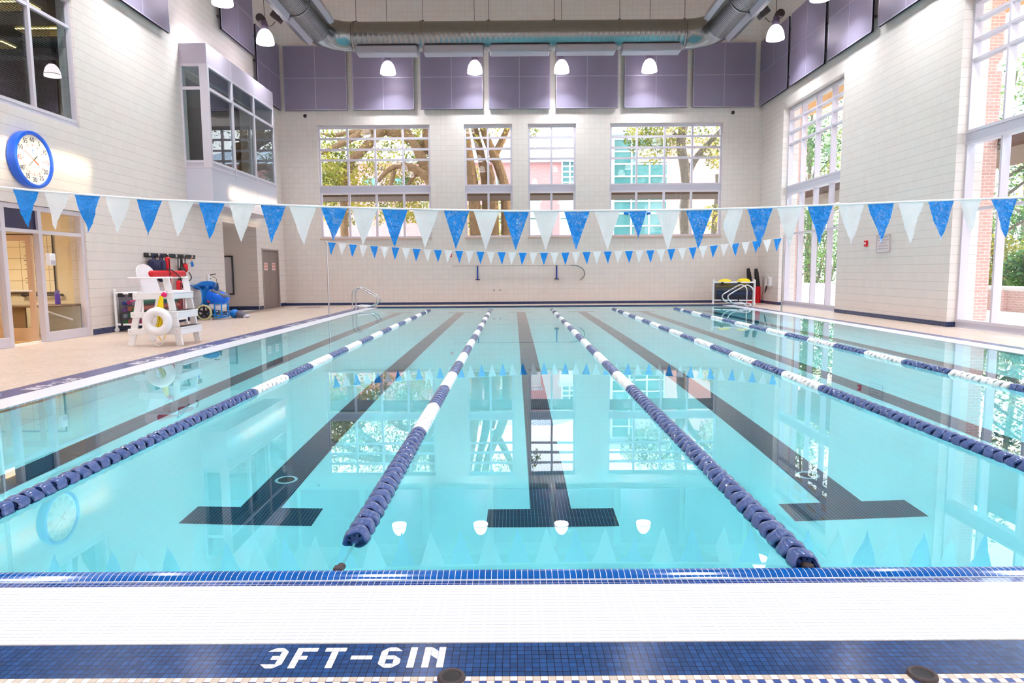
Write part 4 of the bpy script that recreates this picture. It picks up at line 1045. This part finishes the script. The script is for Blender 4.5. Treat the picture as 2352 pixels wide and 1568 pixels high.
wheel(-.30, -.30, .222, .028); wheel(-.30, .30, .222, .028)
MB().cyl((-.30,-.30,.222), (-.30,.30,.222), .016, 8).build('axle', M_steel, cc, True)
for y in (-.24, .24):
    MB().tube(bend([(-.46,y,.36), (-.36,y,.50), (-.36,y,.80), (-.42,y,.93), (-.62,y,.98), (-.78,y,1.02)], .08), .018, 8).build('handle_tube', M_blue2, cc, True)
    MB().tube(bend([(-.02,y,.06), (-.02,y,.48), (.18,y,.48), (.18,y,.06), (-.02,y,.06)], .04), .018, 8).build('frame_tube', M_blue2, cc, True)
    MB().tube([(-.30,y,.222),(.18,y,.10)], .016, 8).build('base_tube', M_blue2, cc, True)
MB().cyl((-.02,-.24,.26), (-.02,.24,.26), .014, 8).cyl((.18,-.24,.06), (.18,.24,.06), .014, 8).cyl((-.02,-.24,.06),(-.02,.24,.06),.014,8).build('cross_bar', M_blue2, cc, True)
M = Matrix.Translation((0,0,.62)) @ Matrix.Rotation(.18, 4, 'Y')
b = MB()
sec = [(-.30,.10,.02),(-.26,.22,.13),(-.10,.26,.17),(.10,.26,.15),(.24,.20,.08),(.30,.10,.0)]
vs = []; fs = []; n = 16
for x, hy, hz in sec:
    for k in range(n):
        a = 2*PI*k/n; c_, s2_ = math.cos(a), math.sin(a)
        vs.append((x, hy*abs(c_)**.6*(1 if c_ > 0 else -1), (hz+.04)*abs(s2_)**.7*(1 if s2_ > 0 else -1)))
for i in range(len(sec)-1):
    for k in range(n): fs.append((i*n+k, i*n+(k+1)%n, (i+1)*n+(k+1)%n, (i+1)*n+k))
fs += [tuple(range(n-1,-1,-1)), tuple(range((len(sec)-1)*n, len(sec)*n))]
b.add(vs, fs, 0, M); b.build('motor_shell', M_blue, cc, True)
MB().bbox((-.25,-.20,.28), (.16,.20,.46), .05).build('filter_canister', M_white, cc, True)
b = MB().bbox((-.24,-.225,.505), (-.16,-.17,.555), .012).bbox((-.24,-.225,.60), (-.12,-.16,.65), .012); b.build('orange_latch', mat('orange latch', srgb(240,70,30), .4), cc, True)
MB().bbox((-.43,-.13,.42), (-.28,.13,.97), .04).build('mast_panel', M_blue2, cc, True)
M = Matrix.Translation((.10,0,.735)) @ Matrix.Rotation(.48, 4, 'Y')
MB().bbox((-.26,-.22,-.03), (.20,.22,.05), .03, 0, M).build('grey_hood', mat('grey hood', srgb(104,108,124), .5), cc, True)
MB().tube(bend([(.26,-.2,.62), (.36,-.22,.45), (.34,-.2,.2), (.24,-.2,.08)], .1), .012, 6).build('side_hoop', M_blue2, cc, True)
b = MB()
for k in range(6):
    z = .94+.018*k; r = .30-.014*k
    b.tube([(-.40+.29*math.cos(a)*(1-.05*k)+.02*k, r*math.sin(a)*.75, z+.06*math.cos(a*1.0+1.2)) for a in [2*PI*j/20 for j in range(20)]], .030, 6, closed=True)
b.build('cable_coil', mat('blue cable', srgb(0,118,214), .35), cc, True)
M = Matrix.Translation((-.66,0,.985)) @ Matrix.Rotation(-.12, 4, 'Y'); MB().bbox((-.14,-.03,-.02), (.06,.03,.03), .015, 0, M).build('handle_grip', mat('green grip', srgb(20,150,160), .4), cc, True)
MB().tube([(-.05,-.1,.82),(.02,-.08,.92),(.03,-.06,1.06)], [.07,.05,.015], 8).build('cord_plug', mat('dark teal plug', srgb(10,70,120), .4), cc, True)
MB().tube([(-.12,-.28,.03),(-.12,-.22,.03)], .032, 12).tube([(-.12,.22,.03),(-.12,.28,.03)], .032, 12).build('small_caster', mat('cream caster', srgb(210,204,190), .5), cc, True)
# robot head resting on the deck beside the cart
rh = thing('cleaner_brush_head', 'blue and dark brush head lying on the deck right of the blue cart', 'cleaner head', (-8.36, 20.44, 0))
MB().blob((-.05,0,.13), (.15,.16,.13), 14, 8).build('blue_cover', M_blue2, rh, True)
M = Matrix.Translation((.14,0,.09)) @ Matrix.Rotation(.5, 4, 'Y'); MB().bbox((-.12,-.15,-.08), (.16,.15,.09), .03, 0, M).build('dark_bumper', mat('mauve grey bumper', srgb(96,92,108), .5), rh, True)
MB().tube([(.30,-.15,.05),(.30,.15,.05)], .048, 14).build('roller', mat('pale roller', srgb(206,204,216), .6), rh, True)

# ================================================================== rack with rescue gear behind the chair
rk = thing('equipment_rack', 'black slotted wall rail with hooks on the left wall above the chair', 'wall rack', (XL, 18.55, 1.76), PI/2)
MB().bbox((-1.35,-.05,0), (1.35,0,.11), .008).build('back_rail', M_black, rk)
b = MB()
for k in range(6): b.bbox((-1.22+.46*k,-.075,.02), (-1.14+.46*k,-.045,.10), .006)
b.build('clip', M_steel, rk)
def hang(name, label, cat, y, parts, group=None):
    t = thing(name, label, cat, (XL+.12, y, 0), PI/2, group)
    for nm, m, b in parts: b.build(nm, m, t, True)
    return t
for k, (y, w, lab) in enumerate(((17.42,.20,'navy life vest hanging at the near end of the black rail'), (17.78,.13,'second navy life vest hanging on the black rail beside the red tube'))):
    b = MB().bbox((-w,-.10,1.38-.25*k), (w,.06,1.70), .05); c = MB().tube(bend([(-.06,-.02,1.68),(-.05,-.03,1.82),(.05,-.03,1.82),(.06,-.02,1.68)], .03), .018, 6)
    hang('life_vest', lab, 'life vest', y, [('vest_body', M_navy, b), ('hanging_strap', M_navy, c)], 'life vests on the rail')
def tubehang(lab, y, z0, z1, m, w=.06):
    b = MB().bbox((-w,-.09,z0), (w,.02,z1), .03); c = MB().tube([(0,-.03,z1-.02),(0,-.05,1.83)], .014, 6); d = MB().tube([(-.035,-.095,z0+.1),(-.03,-.095,z1-.05)], .012, 5)
    hang('hanging_rescue_tube', lab, 'rescue tube', y, [('foam_body', m, b), ('strap', M_black, c), ('edge_strap', M_black, d)], 'rescue tubes on the rail')
tubehang('red rescue tube hanging from the left part of the black rail', 18.08, 1.05, 1.78, M_red)
tubehang('long red rescue tube hanging low behind the chair, left of two', 18.62, .30, 1.15, M_red, .075)
tubehang('long red rescue tube hanging low behind the chair, right of two', 19.02, .28, 1.22, M_red, .075)
b = MB().bbox((-.10,-.13,.95), (.08,.03,1.52), .05); c = MB().tube(bend([(-.05,-.03,1.5),(-.03,-.05,1.83),(.04,-.05,1.5)], .03), .02, 6); d = MB().bbox((.02,-.16,1.38), (.16,-.02,1.62), .05)
hang('gear_bag', 'black gear bag with a red pocket hanging from the middle of the rail', 'bag', 18.83, [('bag_body', M_black, b), ('bag_strap', M_black, c), ('red_pocket', M_red, d)])
b = MB().tube([(.05*math.cos(a), -.05+.01*math.sin(3*a), 1.60+.06*math.sin(a)) for a in [2*PI*k/16 for k in range(16)]], .020, 6, closed=True); c = MB().cyl((0,-.04,1.66), (0,-.05,1.80), .012, 6)
hang('whistle_lanyard', 'small coiled bright blue lanyard on the right part of the rail', 'lanyard', 19.42, [('coil', M_blue2, b), ('hanging_clip', mat('orange clip', srgb(220,150,110), .5), c)])

# ================================================================== office furniture
EY = 15.33
t = thing('schedule_board', 'large ruled white schedule board on the office end wall', 'whiteboard', (-11.0, EY, .93))
MB().box((-1.3,-.02,0), (.70,0,1.30)).build('board_sheet', mat('board white', srgb(248,236,208), .4), t)
b = MB()
for k in range(6): b.box((-1.3,-.024,.02+.25*k), (.70,-.019,.027+.25*k))
for k in range(7): b.box((-1.28+.31*k,-.024,0), (-1.273+.31*k,-.019,1.30))
b.build('ruled_line', mat('pale brown ruling', srgb(176,150,116), .6), t)
MB().tube([(-1.3,-.02,0),(.70,-.02,0),(.70,-.02,1.30),(-1.3,-.02,1.30)], .022, 4, closed=True).build('board_frame', M_dark, t)
b = MB(); random.seed(3)
for k in range(26):
    c, r = random.choice((1,2,2,4)), k % 11; b.box((-1.2+.31*c,-.023,.12+.10*r), (-1.2+.31*c+random.uniform(.08,.17),-.0205,.135+.10*r))
b.build('faint_writing', mat('faint marker', srgb(150,150,130), .6), t)
t = thing('towel_bar', 'dark wall bar below the office schedule board', 'wall bar', (-10.6, EY-.03, .88)); MB().cyl((-.45,-.03,0), (.46,-.03,0), .022, 8).cyl((-.42,-.03,0),(-.42,.03,0),.03,8).cyl((.43,-.03,0),(.43,.03,0),.03,8).build('bar', M_dark, t, True)
t = thing('office_counter', 'brown topped counter along the office window', 'counter', (-10.02, 14.52, 0))
MB().bbox((-.33,-.35,.66), (.56,.38,.70), .008).build('counter_top', M_brown, t)
MB().box((-.31,.30,0), (.54,.36,.66)).build('back_panel', mat('glassy grey panel', srgb(206,210,204), .4), t)
MB().tube([(.05,-.30,.64),(.40,.25,.36)], .02, 6).build('support_strut', M_white, t)
t = thing('office_desk', 'brown fronted reception desk seen through the open office door', 'desk', (-11.0, 14.45, 0))
MB().bbox((-.75,-.05,0), (.62,.0,.64), .006).build('modesty_panel', M_brown, t); MB().bbox((-.78,-.10,.64), (.64,.5,.68), .008).build('desk_top', mat('dark desk top', srgb(96,70,52), .4), t)
t = thing('desk_chair', 'olive mesh office chair behind the reception desk', 'office chair', (-11.3, 14.98, 0))
MB().bbox((-.22,-.03,.66), (.22,.03,1.0), .08).build('backrest', mat('olive mesh', srgb(110,92,50), .7), t, True); MB().bbox((-.22,-.25,.42), (.22,.05,.48), .03).build('seat', MATS['olive mesh'], t, True); MB().cyl((0,-.1,.0), (0,-.1,.42), .03, 8).build('pedestal', M_black, t)
t = thing('water_bottle', 'purple water bottle standing on the office counter', 'bottle', (-9.80, 14.60, .70))
MB().lathe([(0,0),(.05,0),(.052,.02),(.052,.20),(.045,.23)], 18).build('bottle_body', mat('purple bottle', srgb(96,60,190), .3), t, True); MB().lathe([(.047,.23),(.047,.30),(.0,.30)], 16).build('bottle_cap', mat('violet cap', srgb(120,110,170), .4), t, True)
t = thing('paper_stack', 'white papers lying on the office counter beside the bottle', 'papers', (-10.15, 14.6, .70)); MB().bbox((-.12,-.1,0), (.12,.1,.02), .003).build('sheets', M_white, t)
t = thing('wall_dispenser', 'white box dispenser fixed to the office window post', 'dispenser', (XL-.02, 13.66, 1.52), PI/2); MB().bbox((-.05,-.10,0), (.12,0,.24), .012).build('housing', M_white, t); MB().bbox((-.04,-.105,.02), (.11,-.10,.10), .002).build('label_plate', M_span, t)
t = thing('office_ceiling_light', 'recessed office ceiling light behind the storefront', 'ceiling light', (-10.9, 13.6, 2.74)); MB().box((-.6,-.6,-.02), (.6,.6,0)).build('diffuser', mat('warm office diffuser', (1,.9,.7), .5, emis=(1.0,.84,.58), es=2), t)
light('lamp', t, (0,0,-.04), 1.0, 30, (1.0,.86,.66))
# lounge ceiling lights seen through the upper left window
LL = [atZ(20,14,7.36), atZ(102,74,7.36), atZ(40,176,7.36)]
for k, (x, y, lab) in enumerate(((LL[0].x, LL[0].y, 'yellow louvred ceiling light in the lounge at the upper left corner of the picture'), (LL[1].x, LL[1].y, 'yellow louvred ceiling light in the lounge, the one nearest the window jamb'), (-13.8, 18.6, 'far yellow ceiling light deep in the lounge'))):
    t = thing('lounge_ceiling_light', lab, 'ceiling light', (x, y, 7.38), 0, 'ceiling lights in the lounge')
    MB().box((-.55,-.25,-.02), (.55,.25,0)).build('diffuser', mat('amber diffuser %d' % k, (1,.8,.4), .5, emis=(1.0,.74,.25), es=4.0), t)
    b = MB()
    for j in range(6): b.box((-.55,-.22+.085*j,-.05), (.55,-.205+.085*j,-.02))
    b.build('louvre', M_dark, t)
b = MB()
for k in range(62): b.box((XI-.10, 8.7, 4.6+.041*k), (XI-.075, 14.9, 4.603+.041*k))
t = thing('window_blind', 'fine horizontal blind inside the upper left lounge window', 'blind', (0,0,0)); b.build('blind_slats', mat('blind slat', srgb(150,140,130), .6), t)
# ================================================================== OUTDOORS
b = MB()
for x0, x1, y0, y1 in ((-40, 70, YB+.4, 110), (XR+.6, 70, -30, YB+.4), (-40, XL-6, -30, YB+.4)): b.box((x0,y0,-.30), (x1,y1,-.04))
struct(b, 'ground', M_paving)
# brick piers on the outside of the right wall
for y0, y1, xm, lab in ((16.0, 20.6, 11.12, 'brick pier outside the right wall between the two tall windows'), (26.0, 28.6, 10.98, 'brick pier outside the far right corner of the hall')):
    t = thing('brick_pier', lab, 'pier', (0,0,0), 0, 'brick piers outside')
    MB().box((XR+.602, y0, -.04), (xm, y1, 7.6)).build('pier_shaft', M_brick, t)
t = thing('entrance_canopy', 'brown boarded canopy projecting outside above the lower right windows', 'canopy', (0,0,0))
MB().box((11.15, 9.0, 4.02), (13.2, 30.0, 4.10)).build('soffit', M_soffit, t); MB().box((11.15, 9.0, 4.10), (13.25, 30.0, 4.36)).build('fascia', mat('canopy fascia', srgb(120,96,84), .6), t)
t = thing('roof_overhang', 'warm lit roof overhang outside the top of the tall right windows', 'roof edge', (0,0,0))
MB().box((XR+.6, -3, 7.62), (12.3, 28.8, 7.70)).build('soffit', mat('ochre soffit', srgb(214,160,86), .6), t); MB().box((XR+.6, -3, 7.70), (12.35, 28.8, 8.1)).build('fascia', mat('roof fascia', srgb(170,150,140), .6), t)
t = thing('back_canopy', 'dark brown canopy outside the lower far windows', 'canopy', (0,0,0))
MB().box((-9, YB+.4, 4.40), (9.3, 30.2, 4.46)).build('soffit', mat('dark soffit', srgb(88,62,42), .7), t); MB().box((-9, 30.1, 4.40), (9.3, 30.2, 4.75)).build('fascia', mat('canopy edge', srgb(120,92,66), .6), t)
t = thing('garden_wall', 'low brick garden wall with a white cap outside the right windows', 'garden wall', (0,0,0))
MB().box((15.6, 14, -.04), (16.0, 32, .62)).build('brickwork', M_brick, t); MB().bbox((15.5, 14, .62), (16.1, 32, .74), .02).build('cap', M_paving, t)
for k, y in enumerate((21.6, 27.0)): MB().box((15.45, y, -.04), (15.62, y+.5, .62)).build('brick_pilaster', M_brick, t)
t = thing('planter_wall', 'long white planter wall seen low in the far right window', 'planter wall', (0,0,0))
MB().box((15.2, 32.6, -.04), (15.6, 52, .50)).build('planter_side', M_white, t); MB().bbox((15.1, 32.6, .50), (15.7, 52, .60), .02).build('cap', M_paving, t)
# white slatted fence and white van-like kiosk behind the far windows
t = thing('slatted_fence', 'white slatted fence outside the lower far left window', 'fence', (0,0,0))
p, q = atY(905, 505, 34), atY(985, 505, 34); zt = atY(930, 500, 34).z
MB().box((p.x-1.2, 33.9, -.04), (q.x+.3, 34, .9)).build('base_board', M_white, t)
b = MB()
for k in range(9): b.box((p.x-1.2, 33.94, .98+.13*k), (q.x+.3, 34, 1.06+.13*k))
b.build('slat_panel', M_white, t)
for x in (p.x-1.2, p.x+.4, p.x+1.7, q.x+.25): MB().box((x-.04, 33.9, -.04), (x+.04, 34.02, zt+.3)).build('fence_post', M_white, t)
for (pa, pb, ya, yb, Y), lab in (((1216, 1241, 462, 545, 37), 'white sunlit porch wall behind the narrow right far window'), ((1136, 1170, 464, 505, 38), 'white canopy box seen between the trunks in the narrow left far window'), ((1288, 1322, 464, 545, 39), 'white porch column at the right edge of the narrow right far window'), ((968, 992, 468, 500, 37), 'white box at the lower right of the wide left far window')):
    a, c = atY(pa, ya, Y), atY(pb, yb, Y)
    t = thing('white_porch', lab, 'porch', (0,0,0), 0, 'white porch parts outside')
    MB().box((a.x, Y, -.04), (c.x, Y+1.0, a.z)).build('porch_wall', M_white, t); MB().bbox((a.x-.1, Y-.08, a.z), (c.x+.1, Y+1.1, a.z+.12), .02).build('porch_cap', M_roof, t)
    MB().box((a.x-.02, Y-.02, a.z-.95), (c.x+.02, Y, a.z-.90)).build('teal_strip', M_teal, t)  # thin teal strip across the porch front
# rosy brick building with pale metal roof
BYY = 46.0
t = thing('brick_building', 'rosy brick building with a pale metal hip roof behind the narrow far windows', 'building', (0,0,0))
xl, xr = -16.0, 4.75; ze = atY(1270, 373, BYY).z; zr = atY(1250, 326, BYY+3).z
MB().box((xl, BYY, -.04), (xr, BYY+14, ze)).build('facade', M_pinkbrick, t)
rx = atY(1268, 326, BYY+5).x
b = MB(); A = [(xl-.4,BYY-.4,ze),(xr+.4,BYY-.4,ze),(xr+.4,BYY+14.4,ze),(xl-.4,BYY+14.4,ze),(xl+4,BYY+5,zr),(rx,BYY+5,zr)]
b.add(A, [(0,1,5,4),(1,2,5),(2,3,4,5),(3,0,4),(3,2,1,0)]); rf = b.build('roof', M_roof, t)
b = MB()
n = 40
for k in range(n+1):
    x = xl-.4+(xr-xl+.8)*k/n; xt = xl+4+(rx-xl-4)*k/n; b.tube([(x,BYY-.4,ze+.03),(xt,BYY+5,zr+.03)], .035, 4)
b.build('roof_seam', M_roof, rf)
def facade_window(parent, x0, x1, z0, z1, Y, nx, nz):
    f = MB(); w = .09
    for k in range(nx+1): xx = x0+(x1-x0)*k/nx; f.box((xx-w/2, Y-.12, z0), (xx+w/2, Y-.005, z1))
    for k in range(nz+1): zz = z0+(z1-z0)*k/nz; f.box((x0, Y-.115, zz-w/2), (x1, Y-.006, zz+w/2))
    o = f.build('facade_window', M_white, parent); MB().box((x0, Y-.05, z0), (x1, Y-.002, z1)).build('window_glazing', M_teal, o)
a, c = atY(1291, 370, BYY), atY(1326, 480, BYY); facade_window(t, a.x, c.x, c.z, a.z, BYY, 2, 9)
for pa, pb in ((830, 870), (905, 945), (1140, 1165)):
    a, c = atY(pa, 408, BYY), atY(pb, 424, BYY); facade_window(t, a.x, c.x, c.z-.4, a.z, BYY, 2, 1)
# second building with a big glazed bay
CY2 = 43.0
t = thing('glazed_building', 'pink building with a large teal glazed bay behind the wide right far window', 'building', (0,0,0))
a, c = atY(1536, 300, CY2), atY(1800, 300, CY2)
MB().box((a.x, CY2-.3, -.04), (15.4, CY2+12, atY(1600, 318, CY2).z)).build('facade', mat('pale pink render', srgb(222,176,164), .8), t)
a, c = atY(1404, 312, CY2), atY(1534, 546, CY2)
MB().box((a.x-.6, CY2, -.04), (c.x, CY2+10, a.z)).build('glazed_core', M_roof, t)
facade_window(t, a.x+.15, c.x-.1, c.z, a.z-.2, CY2, 3, 8)
MB().box((a.x-.8, CY2-.7, a.z), (c.x+.1, CY2+10, a.z+.35)).build('flat_roof', M_roof, t)
z = atY(1500, 350, CY2).z; MB().box(((a.x+c.x)/2-.3, CY2-.16, z-.6), (c.x-.1, CY2-.01, z+.25)).build('spandrel_panel', M_span, t)
# unseen block added on the right to keep sun off the lower panes
t = thing('sun_blocker', 'long unseen brick block added on the right to cut off the low sun', 'building', (0,0,0))
MB().box((44, -30, -.04), (56, 30.5, 12.35)).build('facade', M_pinkbrick, t)  # body of the added sun blocker

# ------------------------------------------------------------------ trees
def leaves(mb, spots, size, seed):
    rr = random.Random(seed)
    for (c, r, n) in spots:
        c = Vector(c)
        for _ in range(n):
            while True:
                d = Vector((rr.uniform(-1,1), rr.uniform(-1,1), rr.uniform(-1,1)))
                if d.length < 1: break
            p = c + Vector((d.x*r[0], d.y*r[1], d.z*r[2])) if isinstance(r, tuple) else c + d*r
            a = Vector((rr.uniform(-1,1), rr.uniform(-1,1), rr.uniform(-1,1))).normalized(); w = a.orthogonal().normalized()
            s = size*rr.uniform(.6, 1.3)
            mb.add([p-a*s, p+w*s*.45, p+a*s, p-w*s*.45], [(0,1,2,3)])
def limb(mb, pts, Y, r0, r1, n=9):
    P = [atY(x, y, Y) if len(q) == 2 else Vector(q) for q in pts for x, y in [q[:2]]]
    # wobble + smooth
    Q = bend(P, .8, 3); N = len(Q)
    mb.tube(Q, [.8*(r0+(r1-r0)*i/(N-1)) for i in range(N)], n)
def tree(label, limbs, spots, mb_, ml_, size, seed, group):
    t = thing('tree', label, 'tree', (0,0,0), 0, group)
    b = MB()
    for pts, Y, r0, r1 in limbs: limb(b, pts, Y, r0, r1)
    b.build('trunk', mb_, t, True)
    b = MB(); leaves(b, spots, size, seed); o = b.build('foliage', ml_, t); o['kind'] = 'stuff'
    return t
def spot(px, py, Y, r, n): return (atY(px, py, Y), r, int(n*2.2))
TY = 33.0
g = 'trees behind the far wall'
tree('gnarled oak with several trunks behind the narrow left far window',
     [([(1100,692),(1093,520),(1087,430),(1076,360),(1068,300),(1052,230)], TY, .40, .24), ([(1112,692),(1118,530),(1118,430),(1106,360),(1090,300),(1078,220)], TY+.4, .34, .2),
      ([(1166,692),(1162,440),(1146,380),(1122,330),(1108,290),(1096,220)], TY+.2, .34, .2), ([(1128,372),(1150,330),(1166,295),(1184,220)], TY+.3, .24, .16), ([(1140,692),(1134,430),(1122,380)], TY, .26, .2)],
     [spot(1070,230,TY,2.2,500), spot(1150,215,TY,2.0,420), spot(1078,420,TY+2.5,1.0,160), spot(1150,500,TY+3,1.3,300), spot(1090,505,TY+1,.9,160), spot(1220,300,TY+1,.5,50)], M_bark, M_leaf, .10, 11, g)
tree('spreading oak limbs filling the wide left far window',
     [([(1010,470),(985,408),(960,392),(925,376),(892,388),(868,416)], TY, .33, .12), ([(1000,440),(985,410),(968,360),(950,330),(930,296),(915,250)], TY+.3, .36, .22), ([(1012,360),(925,306),(860,298),(800,306),(762,312),(735,306)], TY+1, .34, .07),
      ([(880,300),(848,330),(826,352),(806,366),(800,402),(778,440)], TY+.8, .30, .2), ([(850,296),(800,322),(752,346),(722,358)], TY+.5, .24, .1), ([(1000,330),(985,350),(975,300),(985,250)], TY+.6, .3, .2), ([(905,392),(900,420),(890,440)], TY, .14, .1), ([(960,392),(945,412),(930,440)], TY+.2, .15, .1), ([(1030,692),(1015,520),(1008,430)], TY, .5, .4), ([(800,690),(790,520),(790,420)], TY+.8, .26, .22)],
     [spot(765,400,TY+1,1.3,700), spot(740,430,TY+.4,1.1,450), spot(805,420,TY+1.5,1.0,300), spot(800,320,TY+2,1.6,330), spot(870,330,TY+2.2,1.6,260), spot(940,315,TY+2.5,1.4,240), spot(960,400,TY+1.5,1.2,200), spot(915,420,TY+1.4,.9,220), spot(760,330,TY+1.4,1.3,260), spot(960,300,TY+1.2,1.0,200), spot(870,385,TY+2,1.0,160), spot(780,470,TY+2,1.2,420), spot(860,470,TY+2.5,1.1,300), spot(940,470,TY+1.5,1.0,420), spot(880,270,TY+1,2.2,240)], M_bark, M_leaf, .095, 12, g)
tree('pale barked tree in front of the pink facade behind the wide right far window',
     [([(1578,690),(1576,545),(1572,480),(1579,430),(1572,375),(1562,330),(1570,290),(1586,220)], TY+1, .36, .26), ([(1574,410),(1598,362),(1626,330),(1662,292)], TY+1.2, .22, .12), ([(1564,330),(1545,300),(1520,285)], TY+1, .16, .08), ([(1645,692),(1640,530),(1650,440),(1648,400)], TY+4, .25, .15)],
     [spot(1500,320,TY+2,1.3,420), spot(1540,300,TY+1.5,1.2,380), spot(1640,300,TY+2,1.1,300), spot(1650,350,TY+1,.8,220), spot(1465,310,TY+2,.8,200), spot(1590,260,TY+1,2.2,400), spot(1640,500,TY+4,.8,160)], M_bark2, M_leaf, .095, 13, g)
g = 'trees and shrubs beyond the right windows'
rr = random.Random(5)
for k, (x, y, h, r, n, m, lab) in enumerate(((19.5, 27.5, 9.0, 2.3, 2600, M_leaf2, 'leafy tree with light gaps seen through the nearest right window'), (24.5, 33.0, 11.0, 2.8, 2800, M_leaf, 'yellow green tree farther out beyond the nearest right window'), (19.3, 45.0, 13.5, 2.6, 3600, M_leaf2, 'tall green tree seen through the far right window'), (23.8, 52.0, 15.0, 3.0, 3600, M_leaf, 'yellowish tree at the back of the far right window view'), (17.3, 39.5, 9.0, 1.8, 2600, M_leaf2, 'smaller green tree at the left of the far right window view'))):
    t = thing('tree', lab, 'tree', (x, y, -.04), 0, g)
    b = MB(); b.tube([(0,0,0),(.1,.1,h*.4),(-.15,.1,h*.7),(.2,0,h)], [.20,.16,.11,.04], 8)
    for j in range(6):
        a = rr.uniform(0, 2*PI); z0 = h*rr.uniform(.25,.7); b.tube([(0,.05,z0),(math.cos(a)*r*.5,math.sin(a)*r*.5,z0+.8),(math.cos(a)*r,math.sin(a)*r,z0+1.4)], [.08,.05,.015], 6)
    b.build('trunk', M_bark2, t, True)
    sp = []
    for j in range(20):
        a = rr.uniform(0, 2*PI); q = rr.uniform(.2,1)*r; sp.append(((math.cos(a)*q, math.sin(a)*q, h*rr.uniform(.35,1.05)), rr.uniform(.7,1.2), n//20))
    b = MB(); leaves(b, sp, .12, 40+k); o = b.build('foliage', m, t); o['kind'] = 'stuff'
for k, (x, y, r, h, m, lab) in enumerate(((17.6, 23.4, .9, 1.9, M_leaf2, 'rounded dark shrub behind the garden wall in the nearest right window'), (18.2, 25.8, 1.1, 2.6, M_leaf, 'yellow green shrub behind the garden wall in the nearest right window'), (17.0, 38.5, 1.5, 4.2, M_leaf2, 'dark shrub behind the garden wall in the far right window'), (19.6, 42.5, 1.9, 5.0, M_leaf2, 'broad green shrub farther along the garden wall'), (21.0, 29.8, 1.5, 4.2, M_leaf2, 'tall blue green shrub right of the leafy tree'))):
    t = thing('shrub', lab, 'shrub', (x, y, -.04), 0, g)
    b = MB()
    for j in range(5): a = 2*PI*j/5; b.tube([(0,0,0),(math.cos(a)*r*.3,math.sin(a)*r*.3,h*.5),(math.cos(a)*r*.6,math.sin(a)*r*.6,h*.9)], [.05,.035,.012], 6)
    b.build('stems', M_bark2, t, True)
    b = MB(); leaves(b, [((0,0,h*.55), (r,r,h*.5), 1700)], .11, 70+k); o = b.build('foliage', m, t); o['kind'] = 'stuff'

# ================================================================== LIGHT
w = bpy.data.worlds.new('World'); SC.world = w; w.use_nodes = True
nt = w.node_tree; bg = nt.nodes['Background']
tc = S(nt, 'ShaderNodeTexCoord'); sp = S(nt, 'ShaderNodeSeparateXYZ'); nt.links.new(tc.outputs['Generated'], sp.inputs[0])
mr = S(nt, 'ShaderNodeMapRange'); mr.inputs[1].default_value = -.05; mr.inputs[2].default_value = .7; nt.links.new(sp.outputs[2], mr.inputs[0])
mx = S(nt, 'ShaderNodeMix', data_type='RGBA'); mx.inputs[6].default_value = (.95, .98, 1.0, 1); mx.inputs[7].default_value = (.70, .85, 1.0, 1)
nt.links.new(mr.outputs[0], mx.inputs[0]); nt.links.new(mx.outputs[2], bg.inputs['Color']); bg.inputs['Strength'].default_value = 3.2
sun = bpy.data.lights.new('sun', 'SUN'); sun.energy = 6.5; sun.color = (1.0, .80, .52); sun.angle = math.radians(1.2)
so = bpy.data.objects.new('sun', sun); COL.objects.link(so)
el = math.radians(9.5); dv = Vector((-math.cos(el)*.999, -.015, -math.sin(el)))
so.rotation_euler = dv.to_track_quat('-Z', 'Y').to_euler(); so.location = (30, 10, 12)
def portal(loc, rot, sx, sy):
    l = bpy.data.lights.new('window_daylight', 'AREA'); l.shape = 'RECTANGLE'; l.size = sx; l.size_y = sy; l.cycles.is_portal = True
    o = bpy.data.objects.new('window_daylight', l); COL.objects.link(o); o.location = loc; o.rotation_euler = rot
for x0, x1 in BW: portal(((x0+x1)/2, YB+.42, 4.9), (-PI/2, 0, 0), x1-x0, 4.5)
for y0, y1 in RWIN: portal((XR+.62, (y0+y1)/2, 3.6), (PI/2, 0, PI/2), y1-y0, 7.2)

# ================================================================== CAMERA
cam = bpy.data.cameras.new('camera'); co = bpy.data.objects.new('camera', cam); COL.objects.link(co)
cam.sensor_fit = 'HORIZONTAL'; cam.sensor_width = 36.0; cam.lens = 36.0*FPX/2352; cam.clip_start = .05; cam.clip_end = 300
co.matrix_world = Matrix(((RT.x, UP.x, -FW.x, 0), (RT.y, UP.y, -FW.y, 0), (RT.z, UP.z, -FW.z, CH), (0,0,0,1)))
SC.camera = co
vs = SC.view_settings; vs.view_transform = 'Standard'; vs.look = 'None'; vs.gamma = 1.0; vs.exposure = 0.68
try: vs.use_curve_mapping = False
except Exception: pass
cy = SC.cycles
cy.max_bounces = 9; cy.diffuse_bounces = 5; cy.glossy_bounces = 5; cy.transmission_bounces = 8; cy.transparent_max_bounces = 12
cy.caustics_refractive = True; cy.caustics_reflective = True; cy.sample_clamp_indirect = 0.0; cy.adaptive_threshold = 0.05
cy.use_denoising = True
cy.use_light_tree = False
for m in bpy.data.materials: m.cycles.emission_sampling = 'NONE'
